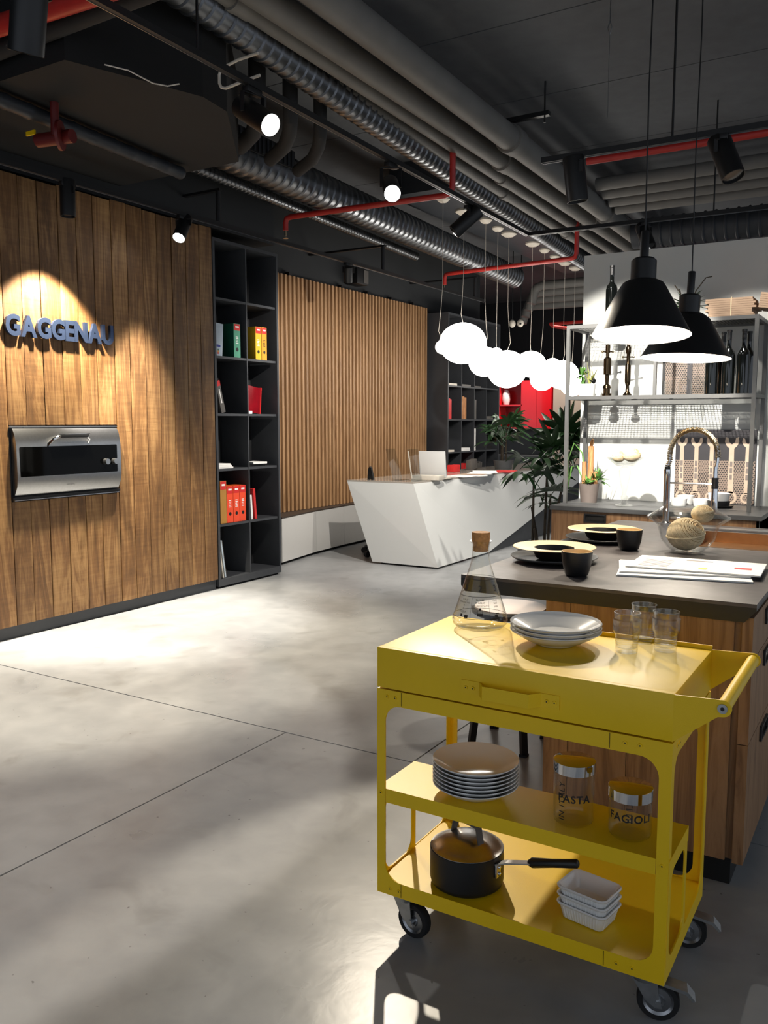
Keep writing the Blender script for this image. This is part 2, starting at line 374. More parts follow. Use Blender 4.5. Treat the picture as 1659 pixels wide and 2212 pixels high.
# ================================================================== SETTING
def slab_floor():
    f = struct(MB().box(-9.4, 6, -4, 19, -.06, -.012).build('floor', 'joint', smooth=0))
    g = .004
    for x0, x1, y0, y1 in ((-7.2, -2.565, -4, 3.275), (-2.565, 2.2, -4, 3.275), (2.2, 6, -4, 3.275), (-7.2, -1.835, 3.275, 10.4), (-1.835, 3, 3.275, 10.4),
                           (3, 6, 3.275, 10.4), (-9.4, -2.5, 10.4, 19), (-2.5, 6, 10.4, 19)):
        MB().box(x0 + g, x1 - g, y0 + g, y1 - g, -.012, 0).build('floor_slab', 'floor', f, smooth=0)
slab_floor()
c = struct(MB().box(-9.4, 6, -4, 19, 4.31, 4.4).build('ceiling', 'soffit', smooth=0))
ys = [-4, -1.4, 1.2, 3.8, 5.75, 7.1, 8.6, 11, 13.5, 16, 19]
for i in range(len(ys) - 1):
    for x0, x1 in ((-9.4, -3.3), (-3.3, 6)):
        MB().box(x0 + .006, x1 - .006, ys[i] + .006, ys[i + 1] - .006, 4.29, 4.312).build('ceiling_panel', 'ceil', c, smooth=0)
struct(MB().box(-7.2, -5.74, -4, 6.86, 0, 4.29).build('wall_left', 'dark', smooth=0))
struct(MB().box(-5.74, -5.44, -4, 6.86, 3.30, 4.29).build('trim_1', 'dark', smooth=0))
struct(MB().box(-7.2, -6.06, 6.86, 13.03, 0, 4.29).build('wall_recess', 'dark', smooth=0))
struct(MB().box(-9.5, -9.3, 12, 18.7, 0, 4.29).build('wall_far_left', 'dark', smooth=0))
struct(MB().box(-9.3, 6, 18.5, 18.7, 0, 4.29).build('wall_far', 'dark', smooth=0))
# pale partition behind the rack
struct(MB().box(-2.075, 1.6, 6.27, 6.42, 0, 2.77).build('wall_partition', 'white_wall', smooth=0))
# black soffit box of the air handling under the ceiling
so = MB(); 
poly = [(-5.43, 3.1), (-3.82, 3.1), (-3.56, 3.85), (-3.6, 4.1), (-4.2, 4.9), (-5.43, 4.9)]
so.prism(poly, 'z', 3.42, 4.0)
tag(so.build('ceiling_soffit', 'soffit', smooth=0), 'large flat black soffit box hung over the wood wall', 'soffit')

# ================================================================== WOOD WALL
XW = -5.37
pan = T('wood_cladding', 'wall cladding of wide rustic brown planks with dark plinth', 'wall cladding', (XW, 2.3, 0))
seams = [2.3, 2.46, 2.63, 2.79, 2.955, 3.12, 3.28, 3.44, 3.60, 3.76, 3.915, 4.073, 4.242, 4.402, 4.559, 4.732, 4.888, 5.056, 5.214, 5.379, 5.544, 5.71, 5.872]
for i in range(len(seams) - 1):
    a, b = seams[i] + .0032, seams[i + 1] - .0032; pro = random.uniform(-.004, .004)
    spans = [(.094, 3.27 + random.uniform(-.008, .006))]
    if a > 3.74 and b < 4.74: spans = [(.094, .985), (1.527, 3.27 + random.uniform(-.008, .006))]
    for z0, z1 in spans:
        m = MB().box(-.03 + pro, pro, 0, b - a, 0, z1 - z0)
        m.build('plank', 'plank', pan, (0, a - 2.3, z0), smooth=0, bevel=.0035)
MB().box(-.36, -.031, .05, 3.57, .0, 3.24).build('backing', 'soffit', pan, smooth=0)
MB().box(-.09, -.03, 0, 3.572, 0, .096).build('plinth', 'shelf', pan, smooth=0)
# ---- letters
sg = T('letter_sign', 'brushed metal wall lettering GAGGENAU above the oven', 'sign', (XW + .006, 3.755, 2.15))
wsum = []
for ch in 'GAGGENAU':
    t = text_mb(ch, .2, .012, .0075, 'LEFT'); xs = [v[0] for v in t.v]; ys_ = [v[1] for v in t.v]
    wsum.append((t, min(xs), max(xs), min(ys_), max(ys_)))
tot = sum((b - a) for _, a, b, _, _ in wsum) + .006 * 7; kx = (4.70 - 3.755 + .0) / tot; cur = 0
for t, a, b, y0, y1 in wsum:
    ky = .152 / (y1 - y0)
    mm = MB(); mm.f = t.f; mm.v = [(.014 + z, cur + (x - a) * kx, (y - y0) * ky) for x, y, z in t.v]
    cur += (b - a + .006) * kx
    mm.build('letter', 'bluechrome', sg, smooth=0)
# ---- oven
ov = T('built_in_oven', 'wide stainless steel built-in oven set into the plank wall', 'oven', (XW, 3.756, .99))
MB().box(-.3, -.004, 0, .962, .0, .535).build('housing', 'black', ov, smooth=0)
prof = [(.018, .04), (.05, .105), (.058, .17), (.056, .40), (.042, .47), (.018, .515)]
f = MB(); pv = [(.0, .04)] + prof + [(.0, .515)]
n = len(pv); f.add([(x, .02, z) for x, z in pv] + [(x, .955, z) for x, z in pv], [tuple(range(n))[::-1], tuple(range(n, 2 * n))] + [(i, (i + 1) % n, n + (i + 1) % n, n + i) for i in range(n)])
f.build('front_panel', 'steel', ov, smooth=25)
win = MB(); rr = rrect(.045, .915, .172, .385, .008, 3); k = len(rr)
win.prism(rr, 'x', .05, .0605).build('glass_window', 'darkglass', ov, smooth=0)
MB().tube([(.045, .275, .385), (.075, .32, .44), (.078, .375, .46)], .011, 8).build('handle_arm', 'chrome', ov)
MB().tube([(.045, .645, .40), (.075, .64, .435), (.078, .62, .455)], .010, 8).build('handle_arm', 'chrome', ov)
MB().box(.062, .086, .37, .63, .446, .47).build('handle', 'black', ov, bevel=.004)
MB().box(.064, .084, .36, .64, .470, .475).build('handle_cap', 'chrome', ov, bevel=.001)
for yy in (.795, .878):
    MB().cyl((.06, yy, .255), (.095, yy, .255), .0245, .0225, 24).build('control_knob', 'steel', ov)
MB().box(.0, .03, .0, .962, .012, .03).build('bottom_trim', 'black', ov, smooth=0)
MB().box(.0, .03, .01, .952, .002, .009).build('bottom_strip', 'steel', ov, smooth=0)
MB().box(.0, .018, .0, .962, .523, .531).build('top_strip', 'steel', ov, smooth=0)
lt = text_mb('GAGGENAU', .014, .0, .0); lt.v = [(.0545 - .0 + (.0), .47 + x, .094 + y) for x, y, z in lt.v]
lt.build('brand_mark', 'ink', ov, smooth=0)

# ================================================================== TALL BOOKSHELF
def bookshelf(name, label, loc, W, D, zt, ncol, zs, ft, st):
    """open to +X; y along its width"""
    o = T(name, label, 'bookshelf', loc)
    z0 = zs[0]
    MB().box(-D, 0, 0, ft, 0.02, zt).build('side_panel', 'shelf', o, smooth=0)
    MB().box(-D, 0, W - ft, W, 0.02, zt).build('side_panel', 'shelf', o, smooth=0)
    MB().box(-D, 0, ft, W - ft, zt - ft, zt).build('top_panel', 'shelf', o, smooth=0)
    MB().box(-D, 0, ft, W - ft, .02, z0).build('bottom_panel', 'shelf', o, smooth=0)
    MB().box(-D + .03, -.03, .02, W - .02, 0, .02).build('plinth', 'soffit', o, smooth=0)
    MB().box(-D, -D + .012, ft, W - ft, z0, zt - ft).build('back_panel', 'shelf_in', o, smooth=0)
    for i in range(1, ncol):
        y = ft + (W - 2 * ft) * i / ncol
        MB().box(-D + .012, -.012, y - st / 2, y + st / 2, z0, zt - ft).build('divider', 'shelf', o, smooth=0)
    for z in zs[1:]:
        for i in range(ncol):
            a = ft + (W - 2 * ft) * i / ncol + st / 2; b = ft + (W - 2 * ft) * (i + 1) / ncol - st / 2
            MB().box(-D + .012, -.014, a, b, z - .022, z).build('shelf', 'shelf', o, smooth=0)
    return o
bookshelf('bookshelf', 'tall anthracite bookshelf with two columns beside the wood wall', (XW, 5.885, 0), .935, .36, 3.2, 2, [.085, .60, 1.118, 1.63, 2.155, 2.68], .028, .016)

def binder(label, loc, wd, hgt, dep, spine, cover, top=True, texts=True, tilt=0., grp='ring binders in the tall bookshelf', hole=True):
    """spine faces +X, width along y"""
    o = T('ring_binder', label, 'binder', loc, 0, grp); o.rotation_euler = (R(tilt), 0, 0)
    MB().box(-dep, -.002, 0, wd, 0, hgt).build('cover', cover, o, smooth=0)
    MB().box(-.002, 0, 0, wd, 0, hgt).build('spine', spine, o, smooth=0)
    if top:
        MB().box(0, .0012, .004, wd - .004, hgt * .80, hgt - .004).build('label_band', 'redlabel', o, smooth=0)
        MB().box(.0012, .002, wd * .25, wd * .78, hgt * .885, hgt * .93).build('logo_bar', 'paper', o, smooth=0)
    if texts:
        for i in range(5):
            b = hgt * .42 + i * hgt * .045
            MB().box(0, .0012, wd * (.3 + .03 * (i % 2)), wd * (.70 - .04 * (i % 3)), b, b + hgt * .02).build('spine_text', 'paper' if spine != 'amber' else 'ink', o, smooth=0)
    if hole:
        MB().cyl((-.001, wd / 2, hgt * .24), (.0012, wd / 2, hgt * .24), wd * .2, n=16).build('finger_hole', 'black', o)
    return o
Xs = XW - .03
z4 = 2.155
# row with sheet, green binder, two yellow binders
sh = T('info_sheet', 'pale blue info sheet leaning in the tall bookshelf', 'sheet', (Xs, 5.92, z4 + .003), 0); sh.rotation_euler = (R(-4), 0, 0)
MB().box(-.02, -.012, 0, .115, 0, .30).build('sheet', 'paleblue', sh, smooth=0)
MB().box(-.012, -.0112, .035, .085, .085, .105).build('printed_mark', 'blue', sh, smooth=0)
for i, mm_ in enumerate(('greenwall', 'amber', 'redlabel')): MB().box(-.012, -.0112, .05, .066, .02 + .016 * (2 - i), .036 + .016 * (2 - i)).build('printed_mark', mm_, sh, smooth=0)
binder('dark green ring binder with teal spine on the second shelf', (Xs, 6.185, z4), .092, .315, .27, 'teal', 'green')
binder('yellow ring binder with red label beside an amber one', (Xs, 6.50, z4), .084, .315, .27, 'yellowb', 'yellowb')
binder('amber ring binder right of the yellow one', (Xs, 6.592, z4), .078, .318, .27, 'amber', 'amber')
bk = T('grey_catalogue', 'grey catalogue with red top leaning in the bookshelf', 'book', (Xs, 6.0, 1.632), 0, None); bk.rotation_euler = (R(15), 0, 0)
MB().box(-.24, 0, 0, .055, 0, .30).build('cover', 'bookgrey', bk, smooth=0); MB().box(0, .001, 0, .055, .25, .30).build('label_band', 'redlabel', bk, smooth=0)
MB().box(0, .001, .022, .034, .09, .22).build('spine_text', 'paper', bk, smooth=0)
bk = T('dark_red_folder', 'glossy dark red folder standing open on the third shelf', 'folder', (Xs - .05, 6.41, 1.656)); bk.rotation_euler = (R(-6), 0, R(8))
MB().box(-.02, 0, 0, .235, 0, .255).build('cover', 'darkred', bk, smooth=0); MB().box(-.02, .004, .235, .252, 0, .262).build('edge', 'redlabel', bk, smooth=0)
tag(MB().box(-.05, 0, 0, .05, 0, .028).build('card_stack', 'paper', loc=(Xs, 6.385, 1.631), smooth=0), 'small white card stack in front of dark red folder', 'cards')
bs = T('spiral_notebook', 'thin white notebook standing against the middle divider', 'notebook', (Xs, 6.377, 1.631)); 
MB().box(-.14, 0, 0, .005, 0, .235).build('pages', 'offwhite', bs, smooth=0)
for i in range(3): tag(MB().box(-.20 + .01 * i, 0 - .012 * i, 0, .215 - .012 * i, 0, .014).build('magazine', 'paper', loc=(Xs, 5.93 + .006 * i, 1.1185 + .015 * i), smooth=0), ('bottom', 'middle', 'topmost')[i] + ' white magazine of the flat stack in the bookshelf', 'magazine', 'flat magazines in the bookshelf')
m = MB().box(-.2, 0, 0, .25, 0, .022); tag(m.build('black_catalogue', 'black', loc=(Xs - .02, 6.395, 1.1185), smooth=0), 'black catalogue lying under a white brochure', 'catalogue')
m = MB().box(-.17, 0, 0, .21, 0, .02); tag(m.build('white_brochure', 'paper', loc=(Xs, 6.44, 1.1415), smooth=0), 'white brochure lying on a black catalogue', 'brochure')
z2 = .603
binder('ochre ring binder leftmost on the lower shelf', (Xs, 5.955, z2), .085, .40, .27, 'ochre', 'soffit', True, False, hole=False)
for i, l in enumerate(('left', 'middle', 'right')):
    binder(l + ' one of three red-orange ring binders', (Xs, 6.046 + .092 * i, z2), .086, .345, .27, 'redorange', 'orange')
binder('thin red book leaning against the divider on the lower shelf', (Xs, 6.452, z2), .03, .30, .22, 'redlabel', 'redlabel', False, False, 5, hole=False)
wbk = T('white_book', 'white paperback leaning beside the thin red book', 'book', (Xs, 6.398, z2)); wbk.rotation_euler = (R(4), 0, 0); MB().box(-.2, 0, 0, .024, 0, .24).build('pages', 'paper', wbk, smooth=0)
for i in range(2):
    wb = T('large_brochure', ('inner', 'outer')[i] + ' of two pale brochures leaning in the bottom compartment', 'brochure', (Xs + .0, 5.975 + .03 * i, .087)); wb.rotation_euler = (R(9), 0, 0)
    MB().box(-.25, 0, 0, .02, 0, .36).build('pages', 'paleblue' if i else 'offwhite', wb, smooth=0); MB().box(0, .001, .013, .02, 0, .36).build('edge', 'bookgrey', wb, smooth=0)

# ================================================================== SLAT SCREEN
sl = T('slat_screen', 'vertical light oak slat screen on a dark wood backing', 'slat wall', (-5.97, 7.56, .53))
MB().box(-.085, -.042, -.02, 3.56, 0, 2.63).build('backing', 'slatback', sl, smooth=0)
base = MB().box(-.042, 0, 0, .036, 0, 2.66).build('slat', 'slat', sl, (0, .0, 0), smooth=0)
for i in range(1, 46): link_copy(base, sl, (0, .0766 * i, 0))
for y in (.25, 1.3, 1.9, 2.5, 3.1): MB().box(-.07, -.02, y, y + .06, 2.66, 2.7).build('clip', 'black', sl, smooth=0)
# ================================================================== LOW WHITE CABINETS + TOP
pts = [(-5.66, 6.9), (-5.675, 7.223), (-5.815, 8.047), (-5.865, 8.706), (-5.885, 9.40), (-5.905, 10.1), (-5.92, 10.8)]
for i in range(1, len(pts) - 1):
    (x0, y0), (x1, y1) = pts[i], pts[i + 1]; y0 += .002; y1 -= .002
    cb = T('low_cabinet', ('low glossy white cabinet next to the bookshelf', 'second low glossy white cabinet from the bookshelf', 'third low glossy white cabinet from the bookshelf', 'fourth low white cabinet, behind the reception desk', 'low white cabinet nearest the back bookshelf')[i - 1], 'cabinet', (0, 0, 0), 0, 'low white cabinets under the slat screen')
    MB().prism([(x0 - .02, y0), (x1 - .02, y1), (-6.05, y1), (-6.05, y0)], 'z', .03, .505).build('body', 'gloss_white', cb, smooth=0)
    MB().prism([(x0, y0), (x1, y1), (x1 - .018, y1), (x0 - .018, y0)], 'z', .035, .512).build('door', 'gloss_white', cb, smooth=0)
    MB().prism([(x0 - .06, y0), (x1 - .06, y1), (-6.05, y1), (-6.05, y0)], 'z', 0, .03).build('plinth', 'soffit', cb, smooth=0)
tag(MB().prism([(x + .004, y) for x, y in pts[1:]] + [(-6.055, 10.8), (-6.055, 7.2)], 'z', .5135, .527).build('cabinet_top', 'bench_top', smooth=0), 'thin dark brown top running over the low white cabinets', 'worktop')

# ================================================================== BACK BOOKSHELF
bookshelf('bookshelf', 'wide dark bookshelf of four columns behind the reception desk', (-5.68, 11.15, 0), 1.86, .37, 3.13, 4, [.085, .60, 1.11, 1.596, 2.09, 2.6], .03, .016)
Xb = -5.70; cy = [11.15 + .03 + .45 * i for i in range(4)]
rng = [(2.09, 0, 'offwhite', .28, .03, 'flat'), (2.09, 1, 'bookgrey', .3, .03, 'flat'), (2.09, 2, 'bookgrey', .22, .02, 'flat'), (1.596, 0, 'redlabel', .11, .30, 'up'), (1.596, 1, 'bark', .16, .34, 'up'),
       (1.596, 2, 'bookgrey', .06, .3, 'up'), (1.596, 3, 'bookgrey', .25, .05, 'flat'), (1.11, 0, 'offwhite', .2, .03, 'flat'), (1.11, 1, 'paper', .3, .05, 'flat'), (1.11, 2, 'paper', .05, .34, 'up'), (1.11, 3, 'black', .22, .06, 'flat'),
       (.60, 0, 'black', .2, .32, 'up'), (.60, 1, 'redlabel', .34, .32, 'up'), (.60, 2, 'bookgrey', .3, .33, 'up')]
rows = {2.09: 'upper', 1.596: 'middle', 1.11: 'lower', .60: 'lowest visible'}
for z, cidx, mt, wd, hh, k in rng:
    colr = {'offwhite': 'off-white', 'bookgrey': 'grey', 'redlabel': 'red', 'bark': 'brown', 'paper': 'white', 'black': 'black'}[mt]
    o = T('book' if k == 'up' else 'flat_catalogue', f"{colr} {'book standing' if k == 'up' else 'catalogue lying'} in column {('one','two','three','four')[cidx]}, {rows[z]} row of the back bookshelf", 'book', (Xb, cy[cidx] + .03, z + .001), 0, 'books in the back bookshelf')
    nb = max(1, int(wd / .055)) if k == 'up' else max(1, int(hh / .018))
    for j in range(nb):
        if k == 'up': MB().box(-.24, -.004 * (j % 2), wd * j / nb + .001, wd * (j + 1) / nb - .001, 0, hh - .012 * (j % 3)).build('volume', mt, o, smooth=0)
        else: MB().box(-.22, -.006 * (j % 2), .006 * (j % 2), wd, hh * j / nb, hh * (j + 1) / nb - .001).build('volume', mt, o, smooth=0)

# ================================================================== RECEPTION DESK
dk = T('reception_desk', 'slanted glossy white reception desk with a raised far end', 'desk', (-4.6, 9.5, 0))
def off(p, o=(-4.6, 9.5, 0)): return tuple(a - b for a, b in zip(p, o))
s0 = [(-4.5, 8.03, .885), (-4.12, 7.885, .02), (-4.92, 7.86, .02), (-5.33, 7.98, .885)]
s1 = [(-4.44, 9.17, .885), (-4.107, 9.17, .02), (-4.92, 9.17, .02), (-5.28, 9.17, .885)]
s2 = [(-4.25, 13.1, .885), (-4.2, 13.1, .72), (-5.05, 13.1, .72), (-5.10, 13.1, .885)]
def sh(p, dx, dy): return (p[0] + dx, p[1] + dy, p[2])
loft([[off(p) for p in s0], [off(sh(p, 0, .06)) for p in s0]]).build('end_panel', 'desk_white', dk, smooth=0)
fp = [[s[0], s[1], sh(s[1], -.06, 0), sh(s[0], -.06, 0)] for s in (s0, s1, s2)]; fp[0] = [sh(p, 0, .06) for p in fp[0]]
loft([[off(p) for p in s] for s in fp]).build('front_panel', 'desk_white', dk, smooth=0)
MB().prism([off(p + (0,))[:2] for p in ((-4.505, 8.03), (-4.25, 13.1), (-5.10, 13.1), (-5.335, 7.98))], 'z', .886, .902).build('desktop', 'desk_top', dk, smooth=0)
b0 = [(-4.13, 9.2, .0), (-4.13, 9.2, .02), (-4.3, 9.2, .02), (-4.3, 9.2, .0)]; b1 = [(-4.19, 13.0, 0), (-4.22, 13.0, .70), (-4.4, 13.0, .70), (-4.4, 13.0, 0)]
loft([[off(p) for p in s] for s in (b0, b1)]).build('base', 'desk_grey', dk, smooth=0)
MB().prism([off(p + (0,))[:2] for p in ((-4.2, 7.95), (-4.18, 9.2), (-4.32, 9.2), (-4.32, 8.02), (-4.85, 8.0), (-4.85, 7.93))], 'z', 0, .02).build('plinth', 'soffit', dk, smooth=0)
# laptop on the desk, its lid seen from behind
lp = T('laptop', 'white laptop with open lid seen from behind on reception desk', 'laptop', (-4.58, 8.62, .903), R(4))
MB().box(-.165, .165, .02, .25, 0, .018).build('base', 'offwhite', lp, bevel=.004)
a = R(8); lid = MB().box(-.165, .165, -.006, .006, 0, .30).xf(Matrix.Translation((0, .02, .02)) @ Matrix.Rotation(a, 4, 'X')); lid.build('lid', 'white', lp, bevel=.002)
rg = [(.026 * math.cos(t * PI / 10), .034 * math.sin(t * PI / 10)) for t in range(20)]; ri = [(.02 * math.cos(t * PI / 10), .028 * math.sin(t * PI / 10)) for t in range(20)]
plate(rg, [ri], .001, 'y', 0).xf(Matrix.Translation((0, .0125, .19)) @ Matrix.Rotation(a, 4, 'X')).build('logo_ring', 'steel', lp)
tag(MB().box(-.17, .17, -.02, .14, 0, .05).xf(Matrix.Rotation(R(5), 4, 'Z')).build('paper_tray', 'offwhite', loc=(-4.56, 8.42, .903), bevel=.004), 'low off-white tray in front of the laptop on the desk', 'tray')
for i, (x0, x1, lb) in enumerate(((-4.61, -4.66, 'thick clear acrylic brochure holder beside the laptop'), (-4.84, -4.94, 'thin leaning acrylic brochure holder left on the desk'))):
    o = T('brochure_holder', lb, 'holder', (x0, 8.17, .903), 0, 'acrylic holders on the reception desk'); t = .028 if i == 0 else .006
    MB().add([(0, -.0, 0), (t, 0, 0), (t + x1 - x0, 0, .35), (x1 - x0, 0, .35), (0, .2, 0), (t, .2, 0), (t + x1 - x0, .2, .35), (x1 - x0, .2, .35)], [(0, 1, 2, 3), (7, 6, 5, 4), (0, 4, 5, 1), (1, 5, 6, 2), (2, 6, 7, 3), (3, 7, 4, 0)]).build('panel', 'acrylic', o, smooth=0)
    MB().box(-.02, .1, 0, .2, 0, .004).build('foot', 'acrylic', o, smooth=0)
    if i == 0:
        MB().add([(.006 + q * (x1 - x0) * 1.0, -.002, .03 + q * .3) for q in (0, 1)] + [(.022 + q * (x1 - x0), -.002, .03 + q * .3) for q in (1, 0)], [(0, 1, 2, 3)]).build('leaflet', 'offwhite', o, smooth=0)
pst = T('paper_stack', 'loose white papers piled on the reception desk', 'papers', (-4.45, 9.35, .9035))
for i in range(5):
    MB().box(-.15, .15, -.21, .21, 0, .006).xf(Matrix.Translation((.02 * (i % 2), .13 * i - .1, .0062 * i)) @ Matrix.Rotation(R(-18 + 11 * i), 4, 'Z')).build('sheet', 'paper' if i != 2 else 'kraft', pst, smooth=0)
tag(MB().box(-.13, .13, -.17, .17, 0, .012).build('red_folder', 'redlabel', loc=(-4.42, 10.38, .9035), rz=.3, smooth=0), 'flat red folder lying on the reception desk', 'folder')
for i in range(3): tag(MB().box(-.06, .06, -.028, .028, 0, .24).build('file_box', 'black', loc=(-4.93, 9.1 + .07 * i, .9035), bevel=.003), ('nearest', 'middle', 'farthest')[i] + ' of three small black file boxes on the reception desk', 'file box', 'black file boxes')
tag(MB().box(-.05, .05, -.09, .09, 0, .09).build('red_box', 'redlabel', loc=(-5.0, 10.0, .9035), bevel=.004), 'red carton standing on the reception desk', 'box')
gb = T('grey_case', 'dark grey tilted case on the reception desk', 'case', (-5.0, 10.55, .912)); MB().box(-.04, .04, -.09, .09, 0, .13).xf(Matrix.Rotation(R(8), 4, 'X')).build('case', 'bookgrey', gb, bevel=.004)
# office chair behind the desk
oc = T('office_chair', 'black swivel office chair hidden behind the reception desk', 'chair', (-5.12, 8.46, 0), R(20))
MB().cyl((0, 0, .09), (0, 0, .45), .03, n=12).build('gas_lift', 'black', oc)
for i in range(5):
    t = 2 * PI * i / 5 - .95
    leg = MB().tube([(.02 * math.cos(t), .02 * math.sin(t), .12), (.16 * math.cos(t), .16 * math.sin(t), .11), (.27 * math.cos(t), .27 * math.sin(t), .075)], [.026, .022, .018], 8).build('leg', 'black', oc)
    MB().cyl((.28 * math.cos(t) - .022 * math.sin(t), .28 * math.sin(t) + .022 * math.cos(t), .036), (.28 * math.cos(t) + .022 * math.sin(t), .28 * math.sin(t) - .022 * math.cos(t), .036), .035, n=16).build('wheel', 'rubber', leg)
MB().box(-.23, .23, -.22, .22, .45, .52).build('seat', 'black', oc, bevel=.03)
bkp = loft([[(x, .22 + .02 * math.cos(x * 8) + dz * .12, .56 + dz) for x, dz in ring] for ring in [[(-.2, 0), (.2, 0), (.17, .28), (-.17, .28)]]] + [[(x, .25 + .02 * math.cos(x * 8) + dz * .12, .56 + dz) for x, dz in [(-.2, 0), (.2, 0), (.17, .28), (-.17, .28)]]])
bkp.build('backrest', 'black', oc, bevel=.012)
MB().bar((0, .2, .46), (0, .26, .66), .06, .02).build('back_stem', 'black', oc)
for s_ in (-1, 1):
    arm = MB().bar((.25 * s_, .05, .5), (.27 * s_, 0, .68), .03, .04).build('arm_post', 'black', oc); MB().box(.27 * s_ - .04, .27 * s_ + .04, -.13, .12, .68, .71).build('arm_pad', 'black', arm, bevel=.01)

# ================================================================== GLOBE PENDANTS
raft = MB().box(-4.85, -4.02, 8.1, 13.7, 3.96, 4.29); tag(raft.build('ceiling_raft', 'ductdark', smooth=0), 'long dark rectangular duct under the ceiling above the globes', 'duct')
gl = [(-4.37, 8.43, 2.37, .075, 1, 'small round bump globe at the near end'), (-4.42, 9.05, 2.46, .275, .86, 'largest globe, nearest'), (-4.38, 9.56, 2.28, .19, .95, 'second large globe'),
      (-4.43, 10.03, 2.40, .085, 1, 'small globe topping the row'), (-4.44, 10.40, 2.235, .26, .93, 'broad low globe in the middle'), (-4.40, 11.12, 2.34, .21, .85, 'wide globe right of the middle'),
      (-4.42, 11.62, 2.17, .175, 1, 'low round globe'), (-4.46, 12.14, 2.36, .13, 1, 'small globe before the far end'), (-4.5, 12.70, 2.27, .245, .9, 'large globe near the far end'), (-4.51, 13.2, 2.16, .2, 1, 'last globe, half hidden by the rack post')]
for x, y, z, r, sq, lb in gl:
    o = T('globe_pendant', 'lit opal glass pendant: ' + lb, 'pendant lamp', (x, y, z), 0, 'cluster of opal globe pendants above the desk')
    MB().sphere((0, 0, 0), r, 40, 20, (1, 1, sq)).build('globe', 'globe', o)
    cz = 3.96 - z; dx = random.uniform(-.05, .05)
    MB().tube([(0, 0, r * sq - .004), (dx * .9, 0, r * sq + .1), (dx * .4, 0, r * sq + .3), (0, 0, r * sq + .55), (0, 0, cz)], .003, 6).build('cord', 'offwhite', o)
    rc = .075 if r < .2 else .10
    MB().lathe([(0, cz - .055), (rc * .55, cz - .05), (rc, cz - .02), (rc, cz), (0, cz)], 24).build('canopy', 'offwhite', o)

# ================================================================== PALMS
def leaflet(m, base, d, up, ln, wd, droop):
    d = d.normalized(); side = d.cross(up).normalized(); rows = []
    for i in range(6):
        t = i / 5; wv = wd * (math.sin(PI * min(1, .12 + t * .88)) ** .7) * (1 if t < .98 else .15)
        p = base + d * (ln * t) - Vector((0, 0, 1)) * (droop * ln * t * t)
        rows.append((p - side * wv + up * (.15 * wv), p - up * .1 * wv, p + side * wv + up * (.15 * wv)))
    vs = [q for r_ in rows for q in r_]; fs = []
    for i in range(5):
        for k in range(2): fs.append((i * 3 + k, i * 3 + k + 1, i * 3 + k + 4, i * 3 + k + 3))
    m.add(vs, fs)
def palm(label, loc, fronds, stems, pot=None, scale=1.):
    o = T('rhapis_palm', label, 'plant', loc, 0, 'potted palms by the reception desk')
    if pot:
        r, h = pot
        MB().lathe([(0, 0), (r * .8, 0), (r, h), (r * .92, h), (r * .88, h - .03), (0, h - .03)], 28).build('planter', 'desk_grey', o)
        MB().lathe([(0, h - .028), (r * .87, h - .028), (r * .87, h - .05), (0, h - .05)], 20).build('soil', 'soil', o)
    hp = (pot[1] - .04) if pot else 0
    for (x, y, h, lx, ly) in stems:
        MB().tube([(x, y, hp), (x + lx * .3, y + ly * .3, hp + (h - hp) * .4), (x + lx, y + ly, h)], [.016 * scale, .014 * scale, .010 * scale], 7).build('stem', 'stem', o)
    for (bx, by, bz, az, el, ln, nl, ll, dr) in fronds:
        m = MB(); d = Vector((math.cos(R(az)) * math.cos(R(el)), math.sin(R(az)) * math.cos(R(el)), math.sin(R(el))))
        b = Vector((bx, by, bz)); e = b + d * ln; m.tube([b, b + d * ln * .5 + Vector((0, 0, .02)), e], [.006 * scale, .005 * scale, .004 * scale], 5)
        side = d.cross(Vector((0, 0, 1))).normalized(); up = side.cross(d).normalized()
        for k in range(nl):
            a = R(-95 + 190 * k / (nl - 1)); dd = d * math.cos(a) + side * math.sin(a) + up * .12
            leaflet(m, e, dd, up, ll * (1 - .25 * abs(math.sin(a))) * random.uniform(.9, 1.08), .030 * scale * random.uniform(.85, 1.15), dr * random.uniform(.7, 1.3))
        m.build('frond', 'leaf', o, smooth=60)
    return o
F = []
rnd = random.Random(5)
for i in range(17):
    x, y, h = rnd.choice(((-.05, 0, 1.0), (.05, .06, 1.2), (.12, -.03, .85), (-.02, .08, .7), (.3, .1, 1.25)))
    F.append((x, y, h * rnd.uniform(.82, 1.05), rnd.uniform(0, 360), rnd.uniform(5, 55), rnd.uniform(.16, .32), rnd.choice((6, 7, 8)), rnd.uniform(.30, .42), rnd.uniform(.25, .8)))
for az, el, h in ((60, 72, 1.25), (120, 65, 1.2), (20, 50, 1.3), (180, 40, 1.1), (250, 50, 1.15), (300, 60, 1.28)):
    F.append((.22, .05, h, az, el, .22, 7, .42, .15))
palm('tall rhapis palm with dark stems in front of the desk', (-3.06, 8.0, 0), F, [(-.05, 0, 1.0, .0, 0), (.05, .06, 1.2, .02, 0), (.12, -.03, .85, .02, 0), (-.02, .08, .7, -.08, 0), (.1, .1, 1.3, .2, 0), (.02, -.05, .5, -.03, -.02)], (.2, .3))
F = []
for i in range(16): F.append((rnd.uniform(-.06, .06), rnd.uniform(-.06, .06), rnd.uniform(.25, .5), rnd.uniform(0, 360), rnd.uniform(5, 70), rnd.uniform(.15, .3), 7, rnd.uniform(.28, .40), rnd.uniform(.2, .7)))
palm('smaller bushy palm standing on the far end of the desk', (-4.72, 10.98, .9035), F, [(-.03, 0, .45, 0, 0), (.03, .02, .5, 0, 0), (0, -.03, .35, 0, 0)], (.14, .12))

